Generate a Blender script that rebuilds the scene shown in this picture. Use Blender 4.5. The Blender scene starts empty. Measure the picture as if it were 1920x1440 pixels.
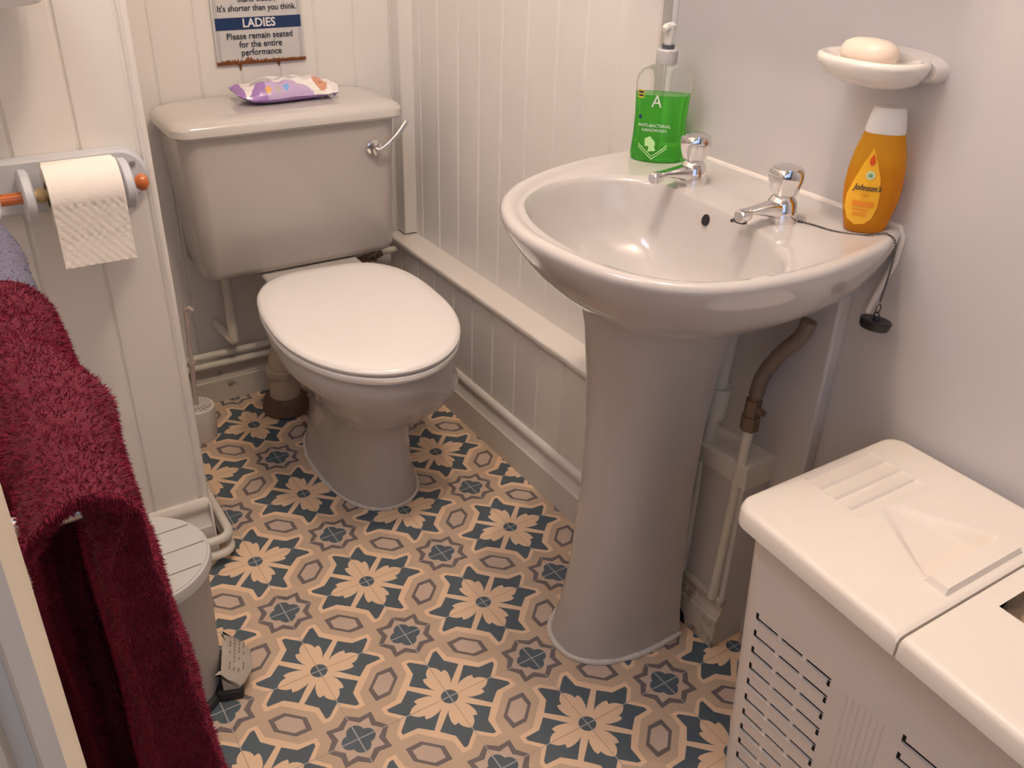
import bpy, bmesh, math, random
from math import pi, sin, cos, radians as RAD
from mathutils import Vector, Matrix, noise

random.seed(7)
scene = bpy.context.scene
COL = scene.collection

# ------------------------------------------------------------------ camera
S = 0.16
F_PX, YAW, PITCH, ROLL = 1707.35, 0.5834, 0.5145, 0.0317
CAM = Vector((-3.128, -7.7076, 7.3386)) * S
cd = bpy.data.cameras.new('camera')
cam = bpy.data.objects.new('camera', cd)
COL.objects.link(cam)
fwd = Vector((sin(YAW) * cos(PITCH), cos(YAW) * cos(PITCH), -sin(PITCH)))
rgt = Vector((cos(YAW), -sin(YAW), 0))
upv = rgt.cross(fwd)
r2 = cos(ROLL) * rgt + sin(ROLL) * upv
u2 = -sin(ROLL) * rgt + cos(ROLL) * upv
m3 = Matrix((r2, u2, -fwd)).transposed()
cam.matrix_world = Matrix.Translation(CAM) @ m3.to_4x4()
cd.sensor_fit = 'HORIZONTAL'
cd.sensor_width = 36
cd.lens = F_PX / 1920 * 36
cd.clip_start = 0.01
scene.camera = cam

# ------------------------------------------------------------------ world, lamps, exposure
w = bpy.data.worlds.new('world')
scene.world = w
w.use_nodes = True
w.node_tree.nodes['Background'].inputs[0].default_value = (0.55, 0.62, 0.8, 1)
w.node_tree.nodes['Background'].inputs[1].default_value = 0.1
scene.view_settings.view_transform = 'Standard'
scene.view_settings.look = 'None'
scene.view_settings.gamma = 1
scene.view_settings.use_curve_mapping = False
scene.view_settings.exposure = 0.15


def lamp(name, loc, energy, color, size, typ='POINT', rot=None, sy=None):
    ld = bpy.data.lights.new(name, typ)
    ld.energy = energy
    ld.color = color
    if typ == 'POINT':
        ld.shadow_soft_size = size
    elif typ == 'AREA':
        ld.shape = 'RECTANGLE'
        ld.size = size
        ld.size_y = sy or size
    o = bpy.data.objects.new(name, ld)
    o.location = loc
    if rot:
        o.rotation_euler = rot
    COL.objects.link(o)
    return o


# two bulbs of the ceiling fitting in the toilet, one lamp in the hallway, an added cool fill from the hallway
WARM = (1.0, 0.80, 0.62)
lamp('ceiling_bulb_light', (0.02, -0.50, 2.15), 13.5, WARM, 0.022)
lamp('ceiling_bulb_light', (0.10, -0.44, 2.15), 13.5, WARM, 0.022)
lamp('hallway_light', (-0.95, -1.42, 1.65), 3.0, (1.0, 0.84, 0.70), 0.06)
lamp('window_daylight', (-0.55, -0.30, 1.85), 6.5, (0.56, 0.71, 1.0), 0.5, 'AREA', (RAD(68), 0, RAD(-90)), 0.55)
lamp('hallway_cool_fill', (-0.60, -2.2, 1.30), 3.2, (0.50, 0.67, 1.0), 1.0, 'AREA', (RAD(78), 0, RAD(-28)), 1.0)

# ------------------------------------------------------------------ materials


def mat(name, col, rough=0.5, metal=0.0, spec=0.5, noise_amt=0.0, nscale=20, bump=0.0, bscale=60, coat=0.0,
        trans=0.0, ior=1.45, sss=0.0, dirt=None, dirt_scale=6, dirt_thr=0.62, sheen=0.0):
    m = bpy.data.materials.new(name)
    m.use_nodes = True
    nt = m.node_tree
    b = nt.nodes['Principled BSDF']
    b.inputs['Base Color'].default_value = (*col, 1)
    b.inputs['Roughness'].default_value = rough
    b.inputs['Metallic'].default_value = metal
    b.inputs['Specular IOR Level'].default_value = spec
    b.inputs['Coat Weight'].default_value = coat
    b.inputs['Coat Roughness'].default_value = 0.06
    b.inputs['Transmission Weight'].default_value = trans
    b.inputs['IOR'].default_value = ior
    b.inputs['Subsurface Weight'].default_value = sss
    b.inputs['Subsurface Scale'].default_value = 0.01
    b.inputs['Sheen Weight'].default_value = sheen
    tc = nt.nodes.new('ShaderNodeTexCoord')
    cur = None
    if noise_amt > 0:
        n = nt.nodes.new('ShaderNodeTexNoise')
        n.inputs['Scale'].default_value = nscale
        n.inputs['Detail'].default_value = 5
        nt.links.new(tc.outputs['Object'], n.inputs['Vector'])
        mx = nt.nodes.new('ShaderNodeMix')
        mx.data_type = 'RGBA'
        mx.inputs[6].default_value = (*[c * (1 - noise_amt) for c in col], 1)
        mx.inputs[7].default_value = (*[min(1, c * (1 + noise_amt)) for c in col], 1)
        nt.links.new(n.outputs[0], mx.inputs[0])
        cur = mx.outputs[2]
    if dirt:
        n = nt.nodes.new('ShaderNodeTexNoise')
        n.inputs['Scale'].default_value = dirt_scale
        n.inputs['Detail'].default_value = 8
        n.inputs['Roughness'].default_value = 0.65
        nt.links.new(tc.outputs['Object'], n.inputs['Vector'])
        r = nt.nodes.new('ShaderNodeValToRGB')
        r.color_ramp.elements[0].position = dirt_thr
        r.color_ramp.elements[1].position = min(1, dirt_thr + 0.12)
        nt.links.new(n.outputs[0], r.inputs[0])
        mx = nt.nodes.new('ShaderNodeMix')
        mx.data_type = 'RGBA'
        nt.links.new(r.outputs[0], mx.inputs[0])
        if cur:
            nt.links.new(cur, mx.inputs[6])
        else:
            mx.inputs[6].default_value = (*col, 1)
        mx.inputs[7].default_value = (*dirt, 1)
        cur = mx.outputs[2]
    if cur:
        nt.links.new(cur, b.inputs['Base Color'])
    if bump > 0:
        n = nt.nodes.new('ShaderNodeTexNoise')
        n.inputs['Scale'].default_value = bscale
        n.inputs['Detail'].default_value = 4
        nt.links.new(tc.outputs['Object'], n.inputs['Vector'])
        bp = nt.nodes.new('ShaderNodeBump')
        bp.inputs['Strength'].default_value = bump
        bp.inputs['Distance'].default_value = 0.002
        nt.links.new(n.outputs[0], bp.inputs['Height'])
        nt.links.new(bp.outputs[0], b.inputs['Normal'])
    return m


M_PAINT = mat('painted_boards', (0.81, 0.77, 0.73), 0.42, noise_amt=0.03, nscale=9, bump=0.12, bscale=90,
              dirt=(0.42, 0.33, 0.25), dirt_scale=45, dirt_thr=0.74)
M_BOX = mat('painted_boxing', (0.76, 0.705, 0.645), 0.4, noise_amt=0.04, nscale=9, bump=0.12, bscale=90,
            dirt=(0.40, 0.32, 0.25), dirt_scale=30, dirt_thr=0.72)
M_SKIRT = mat('painted_skirting', (0.72, 0.67, 0.61), 0.35, noise_amt=0.05, nscale=14, bump=0.1,
              dirt=(0.35, 0.26, 0.18), dirt_scale=18, dirt_thr=0.66)
M_OLDSK = mat('stained_skirting', (0.60, 0.54, 0.46), 0.5, noise_amt=0.15, nscale=14, bump=0.2,
              dirt=(0.10, 0.075, 0.055), dirt_scale=14, dirt_thr=0.56)
M_SMOOTH = mat('smooth_wall_paint', (0.62, 0.585, 0.575), 0.55, noise_amt=0.02, nscale=5, bump=0.08, bscale=40)
M_CEIL = mat('ceiling_paint', (0.8, 0.78, 0.75), 0.8, noise_amt=0.02)
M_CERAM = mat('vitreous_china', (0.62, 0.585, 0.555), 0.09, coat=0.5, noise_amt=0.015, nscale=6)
M_CERAM_SHADE = mat('vitreous_china_shaded', (0.53, 0.485, 0.45), 0.14, coat=0.35, noise_amt=0.02, nscale=6)  # same china, darkened in colour for the shade on cistern and pedestal
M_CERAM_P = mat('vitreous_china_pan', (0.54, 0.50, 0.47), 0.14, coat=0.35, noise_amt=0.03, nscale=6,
                dirt=(0.40, 0.33, 0.26), dirt_scale=9, dirt_thr=0.64)
M_SINK = mat('white_china', (0.56, 0.525, 0.505), 0.08, coat=0.5, noise_amt=0.01)
M_SEAT = mat('seat_plastic', (0.90, 0.86, 0.83), 0.16, coat=0.3)
M_CHROME = mat('chrome', (0.80, 0.79, 0.79), 0.09, metal=1.0)
M_STEEL = mat('brushed_steel', (0.6, 0.6, 0.6), 0.3, metal=1.0)
M_BRASS = mat('dull_brass', (0.22, 0.15, 0.10), 0.5, metal=0.5, noise_amt=0.3, nscale=80)
M_DARKMETAL = mat('tarnished_metal', (0.10, 0.09, 0.085), 0.4, metal=0.7)
M_FLEX = mat('flexible_hose', (0.20, 0.15, 0.115), 0.55, noise_amt=0.2, nscale=120, bump=0.5, bscale=400)
M_PIPEW = mat('painted_pipe', (0.72, 0.68, 0.60), 0.4, noise_amt=0.08, nscale=40, bump=0.15, bscale=120,
              dirt=(0.35, 0.27, 0.18), dirt_scale=40, dirt_thr=0.7)
M_PIPEC = mat('cream_soil_pipe', (0.50, 0.40, 0.29), 0.45, noise_amt=0.15, nscale=20)
M_COLLAR = mat('rusty_collar', (0.14, 0.085, 0.055), 0.7, noise_amt=0.4, nscale=50, bump=0.6)
M_RUST = mat('rust', (0.24, 0.085, 0.03), 0.9, noise_amt=0.9, nscale=260, bump=0.8, bscale=300)
M_SIGN = mat('enamel_sign_white', (0.62, 0.61, 0.60), 0.25, noise_amt=0.05, nscale=30, dirt=(0.28, 0.25, 0.22),
             dirt_scale=140, dirt_thr=0.73)
M_NAVY = mat('enamel_navy', (0.015, 0.04, 0.12), 0.3)
M_INK = mat('sign_ink', (0.03, 0.035, 0.05), 0.4)
M_WHITEINK = mat('white_ink', (0.75, 0.74, 0.73), 0.4)
M_BLACK = mat('black_rubber', (0.012, 0.012, 0.012), 0.35)
M_DARK = mat('dark_void', (0.01, 0.009, 0.008), 0.9)
M_HAMPER = mat('hamper_plastic', (0.84, 0.77, 0.70), 0.42, noise_amt=0.01, coat=0.05, sss=0.05)
M_HAMPERB = mat('hamper_body_plastic', (0.80, 0.73, 0.68), 0.45, noise_amt=0.02)
M_PAPER = mat('toilet_paper', (0.90, 0.83, 0.76), 0.95, bump=0.25, bscale=220)
M_HOLDER = mat('painted_wood_bluegrey', (0.58, 0.585, 0.62), 0.45, noise_amt=0.05, nscale=30,
               dirt=(0.20, 0.13, 0.09), dirt_scale=60, dirt_thr=0.72)
M_ORANGE = mat('varnished_orange_wood', (0.52, 0.13, 0.025), 0.12, coat=0.8, noise_amt=0.15, nscale=60)
M_WOOD = mat('bare_wood', (0.62, 0.44, 0.22), 0.5, noise_amt=0.1)
M_SOAP = mat('cream_soap', (0.86, 0.72, 0.60), 0.35, sss=0.2)
M_DISH = mat('glazed_dish', (0.80, 0.745, 0.69), 0.1, coat=0.5)
M_CLEAR = mat('clear_plastic', (0.96, 0.97, 0.96), 0.05, trans=1.0, ior=1.15)
M_GREEN = mat('green_liquid', (0.16, 0.80, 0.10), 0.05, trans=0.75, ior=1.2)
M_AMBER = mat('amber_liquid', (1.0, 0.50, 0.04), 0.08, trans=0.62, ior=1.15)
M_AMBERD = mat('amber_liquid_deep', (0.95, 0.34, 0.01), 0.08, trans=0.6, ior=1.15)
M_CAPW = mat('white_cap', (0.82, 0.78, 0.74), 0.35, sss=0.1)
M_PUMPGREY = mat('grey_pump_collar', (0.55, 0.53, 0.52), 0.4)
M_PUMPDARK = mat('dark_pump_ring', (0.10, 0.10, 0.12), 0.4)
M_LABELY = mat('yellow_label', (0.95, 0.50, 0.03), 0.35)
M_LABELR = mat('red_label_print', (0.80, 0.10, 0.01), 0.4)
M_LABELG = mat('pale_green_label_print', (0.60, 0.72, 0.45), 0.4)
M_LABELO = mat('orange_label_print', (0.88, 0.28, 0.02), 0.4)
M_PALEG = mat('pale_print', (0.50, 0.82, 0.36), 0.4)
M_YSTICK = mat('yellow_sticker', (0.85, 0.68, 0.08), 0.4)
M_PURPLE = mat('purple_wrap', (0.36, 0.20, 0.50), 0.28, coat=0.3, bump=0.3, bscale=50)
M_LILAC = mat('lilac_wrap', (0.55, 0.42, 0.66), 0.28, coat=0.3, bump=0.3, bscale=50)
M_WRAPW = mat('white_wrap', (0.86, 0.82, 0.80), 0.28, coat=0.3, bump=0.3, bscale=50)
M_WRAPG = mat('grey_wrap_print', (0.50, 0.47, 0.46), 0.35)
M_SKIN = mat('printed_skin', (0.66, 0.33, 0.22), 0.35)
M_SKIN2 = mat('printed_skin_shade', (0.45, 0.18, 0.11), 0.35)
M_PO = mat('print_orange', (0.80, 0.45, 0.12), 0.35)
M_PB = mat('print_blue', (0.20, 0.45, 0.80), 0.35)
M_BIN = mat('bin_grey_wood_effect', (0.50, 0.48, 0.46), 0.45, noise_amt=0.04, nscale=12)
M_BINL = mat('bin_lid_grey', (0.56, 0.54, 0.52), 0.4, noise_amt=0.03, nscale=20)
M_BINLINE = mat('bin_lid_line', (0.22, 0.19, 0.17), 0.6)
M_PEDAL = mat('pedal_plastic', (0.50, 0.45, 0.39), 0.5, noise_amt=0.1, nscale=60)
M_TOWEL = mat('maroon_terry', (0.125, 0.009, 0.024), 0.95, noise_amt=0.35, nscale=160, bump=0.6, bscale=500)
M_TUFT = mat('maroon_pile', (0.20, 0.018, 0.042), 0.9, noise_amt=0.45, nscale=60, spec=0.15)
M_BTOWEL = mat('grey_blue_terry', (0.13, 0.125, 0.18), 0.95, noise_amt=0.2, nscale=160, bump=0.6, bscale=500)
M_BRUSHP = mat('brush_plastic', (0.80, 0.74, 0.68), 0.35)
M_CAULK = mat('sealant', (0.72, 0.66, 0.60), 0.5, noise_amt=0.12, nscale=80, dirt=(0.25, 0.16, 0.10), dirt_scale=40,
              dirt_thr=0.62)
M_DGREY = mat('dark_grey_plastic', (0.035, 0.033, 0.033), 0.5)
M_FABRIC = mat('beige_laundry', (0.48, 0.36, 0.26), 0.9, noise_amt=0.3, nscale=60)
M_BORDER = mat('border_grey', (.30, .29, .29), .5)
# floor inks
M_TAN = mat('vinyl_tan', (0.60, 0.445, 0.32), 0.48, noise_amt=0.13, nscale=14, bump=0.06, bscale=300)
M_CREAM = mat('vinyl_cream', (0.86, 0.62, 0.42), 0.48, noise_amt=0.06, nscale=18, bump=0.06, bscale=300)
M_BLUE = mat('vinyl_blue_grey', (0.098, 0.128, 0.152), 0.45, noise_amt=0.10, nscale=18)
M_GREIGE = mat('vinyl_greige', (0.60, 0.465, 0.375), 0.48, noise_amt=0.10, nscale=18)
M_TAUPE = mat('vinyl_taupe', (0.185, 0.150, 0.145), 0.48, noise_amt=0.10, nscale=18)
M_LINEB = mat('vinyl_line_brown', (0.50, 0.34, 0.22), 0.5)
M_LINEW = mat('vinyl_line_pale', (0.46, 0.46, 0.46), 0.5)

# ------------------------------------------------------------------ mesh helpers


def link(o, parent=None):
    COL.objects.link(o)
    if parent:
        o.parent = parent
    return o


def mesh(name, V, Fc, m, parent=None, smooth=True, angle=35, idx=None, loc=None):
    me = bpy.data.meshes.new(name)
    me.from_pydata([tuple(v) for v in V], [], Fc)
    ms = m if isinstance(m, (list, tuple)) else [m]
    for k in ms:
        me.materials.append(k)
    if idx:
        for p, i in zip(me.polygons, idx):
            p.material_index = i
    bm = bmesh.new()
    bm.from_mesh(me)
    bmesh.ops.recalc_face_normals(bm, faces=bm.faces)
    bm.to_mesh(me)
    bm.free()
    if smooth:
        me.polygons.foreach_set('use_smooth', [True] * len(me.polygons))
        me.set_sharp_from_angle(angle=RAD(angle))
    o = bpy.data.objects.new(name, me)
    if loc:
        o.location = loc
    return link(o, parent)


def tag(o, label, cat, group=None):
    o['label'] = label
    o['category'] = cat
    if group:
        o['group'] = group
    return o


def struct(o, label=None):
    o['kind'] = 'structure'
    if label:
        o['label'] = label
        o['category'] = label.split()[-1] if False else 'structure'
    return o


def thing(name, label, cat, loc=(0, 0, 0), group=None):
    o = bpy.data.objects.new(name, None)
    o.empty_display_size = 0.02
    o.location = loc
    COL.objects.link(o)
    tag(o, label, cat, group)
    return o


class MB:
    def __init__(s):
        s.V = []
        s.F = []
        s.I = []

    def add(s, V, Fc, i=0):
        n = len(s.V)
        s.V += [Vector(v) for v in V]
        s.F += [[a + n for a in f] for f in Fc]
        s.I += [i] * len(Fc)
        return s

    def box(s, lo, hi, i=0, M=None):
        x0, y0, z0 = lo
        x1, y1, z1 = hi
        V = [Vector(p) for p in ((x0, y0, z0), (x1, y0, z0), (x1, y1, z0), (x0, y1, z0), (x0, y0, z1), (x1, y0, z1),
                                 (x1, y1, z1), (x0, y1, z1))]
        if M:
            V = [M @ v for v in V]
        return s.add(V, [(0, 3, 2, 1), (4, 5, 6, 7), (0, 1, 5, 4), (1, 2, 6, 5), (2, 3, 7, 6), (3, 0, 4, 7)], i)

    def loft(s, rings, cap0=True, cap1=True, closed=True, i=0):
        n = len(rings[0])
        V = [p for r in rings for p in r]
        Fc = []
        for k in range(len(rings) - 1):
            for j in range(n if closed else n - 1):
                a = k * n + j
                b = k * n + (j + 1) % n
                Fc.append((a, b, b + n, a + n))
        if cap0:
            Fc.append(tuple(range(n))[::-1])
        if cap1:
            Fc.append(tuple(range((len(rings) - 1) * n, len(rings) * n)))
        return s.add(V, Fc, i)

    def lathe(s, prof, c=(0, 0, 0), n=32, axis='Z', i=0, cap=True, sx=1, sy=1, M=None):
        rings = []
        for r, h in prof:
            ring = []
            for k in range(n):
                t = 2 * pi * k / n
                a, b = r * cos(t) * sx, r * sin(t) * sy
                p = {'Z': (a, b, h), 'X': (h, a, b), 'Y': (a, h, b)}[axis]
                p = Vector(p)
                if M:
                    p = M @ p
                ring.append(p + Vector(c))
            rings.append(ring)
        return s.loft(rings, cap, cap, i=i)

    def tube(s, pts, r, n=12, i=0, cap=True):
        pts = [Vector(p) for p in pts]
        rr = r if isinstance(r, (list, tuple)) else [r] * len(pts)
        rings = []
        up = None
        for k, p in enumerate(pts):
            a = pts[max(0, k - 1)]
            b = pts[min(len(pts) - 1, k + 1)]
            t = (b - a).normalized()
            if up is None:
                up = Vector((0, 0, 1)) if abs(t.z) < 0.9 else Vector((1, 0, 0))
            up = (up - t * up.dot(t)).normalized()
            sd = t.cross(up)
            rings.append([p + (up * cos(2 * pi * j / n) + sd * sin(2 * pi * j / n)) * rr[k] for j in range(n)])
        return s.loft(rings, cap, cap, i=i)

    def build(s, name, m, parent=None, smooth=True, angle=35, bevel=0, seg=2, sub=0):
        o = mesh(name, s.V, s.F, m, parent, smooth, angle, s.I)
        if bevel:
            md = o.modifiers.new('bevel', 'BEVEL')
            md.width = bevel
            md.segments = seg
            md.limit_method = 'ANGLE'
            md.angle_limit = RAD(40)
        if sub:
            md = o.modifiers.new('subd', 'SUBSURF')
            md.levels = sub
            md.render_levels = sub
        return o


def bez(pts, n=10):
    """rounded path through points (Catmull-Rom)"""
    P = [Vector(p) for p in pts]
    P = [P[0] * 2 - P[1]] + P + [P[-1] * 2 - P[-2]]
    out = []
    for k in range(1, len(P) - 2):
        for j in range(n):
            t = j / n
            a, b, c, d = P[k - 1:k + 3]
            out.append(0.5 * ((2 * b) + (c - a) * t + (2 * a - 5 * b + 4 * c - d) * t * t + (3 * b - a - 3 * c + d) * t ** 3))
    out.append(P[-2])
    return out


def elbow(pts, rad=0.02, n=6):
    """polyline with filleted corners"""
    P = [Vector(p) for p in pts]
    out = [P[0]]
    for k in range(1, len(P) - 1):
        a = (P[k - 1] - P[k])
        b = (P[k + 1] - P[k])
        r = min(rad, a.length * 0.49, b.length * 0.49)
        s0 = P[k] + a.normalized() * r
        s1 = P[k] + b.normalized() * r
        for j in range(n + 1):
            t = j / n
            out.append(s0 * (1 - t) ** 2 + P[k] * 2 * t * (1 - t) + s1 * t * t)
    out.append(P[-1])
    return out


def text(name, s, size, m, parent, fn, depth=0.0004, bold=0.0, sx=1.0, shear=0.0):
    """letters as real mesh; fn maps (u, v, w) in the writing plane to the world"""
    cu = bpy.data.curves.new(name, 'FONT')
    cu.body = s
    cu.size = size
    cu.align_x = 'CENTER'
    cu.align_y = 'CENTER'
    cu.extrude = depth
    cu.offset = bold
    cu.shear = shear
    cu.resolution_u = 3
    ob = bpy.data.objects.new(name, cu)
    COL.objects.link(ob)
    dg = bpy.context.evaluated_depsgraph_get()
    me = bpy.data.meshes.new_from_object(ob.evaluated_get(dg))
    COL.objects.unlink(ob)
    bpy.data.objects.remove(ob)
    for v in me.vertices:
        v.co = fn(v.co.x * sx, v.co.y, v.co.z)
    me.name = name
    me.materials.clear()
    me.materials.append(m)
    o = bpy.data.objects.new(name, me)
    return link(o, parent)


# ------------------------------------------------------------------ floor: printed vinyl, pattern cut as inlaid pieces
X0, X1w = -1.35, 0.56
Y0, Y1w = -2.55, 0.83
fl = MB()
fl.box((X0, Y0, -0.02), (X1w, Y1w, 0.0), 0)
LV = {'cream': 0.00010, 'blue': 0.0002, 'ring': 0.0001, 'in': 0.0002, 'q': 0.0003, 'c': 0.0003, 'line': 0.0004}
half = [(0.0, 0.485), (0.138, 0.614), (0.178, 0.617), (0.183, 0.453), (0.292, 0.332), (0.09, 0.145), (0.118, 0.19),
        (0.131, 0.243), (0.138, 0.29), (0.130, 0.338), (0.105, 0.336), (0.082, 0.328), (0.078, 0.36), (0.062, 0.395),
        (0.035, 0.425), (0.004, 0.448)]
outl = [(0.0, 0.545), (0.135, 0.662), (0.222, 0.658), (0.238, 0.490), (0.365, 0.365)]
hexo = [(.332, .662), (.5, .665), (.668, .5), (.662, .332), (.5, .335), (.335, .5)]
hexi = [(.379, .611), (.498, .62), (.622, .5), (.614, .379), (.5, .38), (.38, .5)]


def rot4(p, k):
    x, y = p
    for _ in range(k):
        x, y = -y, x
    return x, y


def flat(poly, cx, cy, lv, mi):
    xs = [(cx + p[0]) * S for p in poly]
    ys = [(cy + p[1]) * S for p in poly]
    if max(xs) > X1w or min(xs) < X0 or max(ys) > Y1w or min(ys) < Y0:
        return
    fl.add([(x, y, lv) for x, y in zip(xs, ys)], [tuple(range(len(poly)))], mi)


def petal_fan(cx, cy):
    # blue pieces, eight per flower
    for k in range(4):
        for mir in (0, 1):
            P = [((-a if mir else a), b) for a, b in half]
            flat([rot4(p, k) for p in P], cx, cy, LV['blue'], 2)


star_tip = [(0.0, .317), (.112, .23), (.24, .24)]
star_in = [(0.0, .257), (.085, .172), (.188, .188)]


def star(cx, cy):
    for lst, lv, mi in ((star_tip, LV['ring'], 4), (star_in, LV['in'], 3)):
        P = []
        for k in range(4):
            a = [rot4(p, k) for p in [(0, lst[0][1]), (-lst[1][0], lst[1][1]), (-lst[2][0], lst[2][1]),
                                      (-lst[1][1], lst[1][0])]]
            P += a
        # fan so the concave star triangulates correctly
        flat_fan(P, cx, cy, lv, mi)
    Q = []
    for k in range(64):
        t = 2 * pi * k / 64
        best = 0
        for j in range(4):
            ca, sa = .082 * cos(j * pi / 2), .082 * sin(j * pi / 2)
            b = cos(t) * ca + sin(t) * sa
            disc = b * b - (.082 ** 2 - .088 ** 2)
            if disc > 0:
                best = max(best, b + math.sqrt(disc))
        Q.append((best * cos(t), best * sin(t)))
    flat_fan(Q, cx, cy, LV['q'], 2)


def flat_fan(P, cx, cy, lv, mi):
    xs = [(cx + p[0]) * S for p in P] + [cx * S]
    ys = [(cy + p[1]) * S for p in P] + [cy * S]
    if max(xs) > X1w or min(xs) < X0 or max(ys) > Y1w or min(ys) < Y0:
        ok = False
    n = len(P)
    for k in range(n):
        a, b = k, (k + 1) % n
        tri = [(xs[a], ys[a]), (xs[b], ys[b]), (xs[n], ys[n])]
        if all(X0 < x < X1w and Y0 < y < Y1w for x, y in tri):
            fl.add([(x, y, lv) for x, y in tri], [(0, 1, 2)], mi)


for i in range(-8, 4):
    for j in range(-15, 6):
        # lattice vertex (i, y index j)
        if (i + j) % 2 == 0:
            P = []
            for k in range(4):
                P += [rot4(p, k) for p in [(a, b) for a, b in reversed(outl)]]
                P += [rot4((-a, b), k) for a, b in outl[1:-1]]
            flat_fan(P, i, j, LV['cream'], 1)
            petal_fan(i, j)
            C = [(.088 * cos(2 * pi * k / 28), .088 * sin(2 * pi * k / 28)) for k in range(28)]
            flat_fan(C, i, j, LV['c'], 2)
            for k in range(4):
                for (a, b, mi, hw) in ((0.09, 0.445, 5, .0035), (0.445, 0.56, 6, .005), (0, 0.088, 6, .006)):
                    flat([rot4(p, k) for p in [(-hw, a), (hw, a), (hw, b), (-hw, b)]], i, j, LV['line'], mi)
        else:
            star(i, j)
            for k in range(4):
                for (a, b, mi, hw) in ((0.0, 0.17, 6, .006), (0.17, 0.43, 5, .0035), (.257, .317, 6, .005)):
                    flat([rot4(p, k) for p in [(-hw, a), (hw, a), (hw, b), (-hw, b)]], i, j, LV['line'] + (mi == 6) * 2e-5, mi)
        # tile i..i+1, j..j+1 hexagon, long axis star to star
        for lst, lv, mi in ((hexo, LV['ring'], 4), (hexi, LV['in'], 3)):
            P = lst if (i + j) % 2 == 0 else [(1 - a, b) for a, b in lst]
            flat(P, i, j, lv, mi)
floor = mesh('floor', fl.V, fl.F, [M_TAN, M_CREAM, M_BLUE, M_GREIGE, M_TAUPE, M_LINEB, M_LINEW], smooth=False, idx=fl.I)
struct(floor)

# ------------------------------------------------------------------ walls
ZC = 2.32
XW = 0.535      # smooth wall on the right
XP = 0.512      # panelled wall on the right, above the boxing
XB = 0.456      # front of the boxing
YB = 0.81       # back wall
YS = 0.235      # face of the left partition
XS = -0.215     # its right edge


def boards(name, a0, a1, grooves, z0, z1, face, thick, axis, sgn, m, gw=0.0035, gd=0.0035):
    """tongue-and-groove boarding; runs along a (x or y), face coordinate on the other axis, outward sign sgn"""
    prof = [(a0, 0)]
    for g in sorted(grooves):
        if a0 + gw < g < a1 - gw:
            prof += [(g - gw, 0), (g - gw * 0.25, -gd), (g + gw * 0.25, -gd), (g + gw, 0)]
    prof += [(a1, 0), (a1, -thick), (a0, -thick)]
    mb = MB()
    rings = []
    for z in (z0, z1):
        rings.append([((a, face + sgn * d, z) if axis == 'X' else (face + sgn * d, a, z)) for a, d in prof])
    n = len(prof)
    V = [p for r in rings for p in r]
    Fc = [(j, (j + 1) % n, (j + 1) % n + n, j + n) for j in range(n)]
    # caps as strips back-to-front
    Fc.append(tuple(range(n)))
    Fc.append(tuple(range(n, 2 * n)))
    mb.add(V, Fc)
    o = mb.build(name, m, smooth=False)
    return struct(o)


boards('wall_back', X0, 0.56, [-.52, -.428, -.336, -.244, -.152, -.061, .030, .119, .205, .292, .385, .477], 0, ZC, YB,
       0.03, 'X', -1, M_PAINT, gd=.003, gw=.003)
boards('wall_right', -0.087, 0.80, [.013, .1, .187, .283, .374, .462, .551, .643, .73], 0.34, ZC, XP, 0.05, 'Y', -1, M_PAINT)
b = MB()
b.box((XW, Y0, 0), (XW + .03, -0.08, ZC))
b.box((XW - .001, -0.1, 0), (XW + .03, .83, 0.4))
struct(b.build('wall_right', M_SMOOTH, smooth=False))
# lower boards under the basin, standing proud of the smooth wall
b = MB()
b.box((XP, -0.517, 0), (XW + .002, -0.075, 0.70))
struct(b.build('trim_1', M_SMOOTH, bevel=.004))
# vertical corner strips
b = MB()
b.box((0.478, 0.766, 0.355), (0.515, 0.808, ZC))
struct(b.build('trim_2', M_PAINT, bevel=.003))
b = MB()
b.box((XP - .0005, -0.090, 0.35), (XW + .001, -0.084, ZC))
struct(b.build('trim_3', M_BOX, smooth=False))
# sealed inner corner of the smooth wall
b = MB()
b.tube([(XW, -0.094, 0.60), (XW, -0.094, ZC)], 0.006)
struct(b.build('trim_4', M_PAINT))

# left partition that carries the paper holder
boards('wall_partition', -0.60, XS, [-.56, -.494, -.400, -.310, -.2265], 0, ZC, YS, 0.012, 'X', -1, M_PAINT, gw=.0045, gd=.004)
b = MB()
b.box((-0.60, YS + 0.0118, 0), (XS, YB + .005, ZC))
struct(b.build('wall_partition', M_PAINT, bevel=.004))
b = MB()
b.tube([(XS - .001, YS + .006, .12), (XS - .001, YS + .006, ZC)], 0.0075, n=14)
struct(b.build('trim_5', M_PAINT))
# left wall beside the towels
b = MB()
b.box((-0.60, -1.05, 0), (-0.565, YS, ZC))
struct(b.build('wall_left', M_PAINT, smooth=False))
# short end wall left of the camera, with its moulded casing
b = MB()
b.box((-1.35, -1.05, 0), (-0.56, -0.99, ZC))
struct(b.build('wall_front', M_PAINT, smooth=False))
b = MB()
prof = [(-.600, -.0), (-.600, -.012), (-.585, -.016), (-.562, -.014), (-.556, -.005), (-.545, -.004), (-.540, -.013), (-.5265, -.016), (-.5225, -.011), (-.5195, -.011), (-.5175, -.017), (-.5165, -.012),
        (-.5130, -.012), (-.5115, -.018), (-.5075, -.017), (-.5062, -.010), (-.5058, 0), (-.5058, .075), (-.600, .075)]
b.loft([[(x, -1.055 + y + .0, z) for x, y in prof] for z in (0.0, 2.1)])
struct(b.build('door_1', mat('casing_paint', (0.74, 0.66, 0.55), 0.4, noise_amt=0.08, nscale=12, bump=.12, bscale=40,
                             dirt=(.6, .53, .44), dirt_scale=25, dirt_thr=.7), angle=50))
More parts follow.
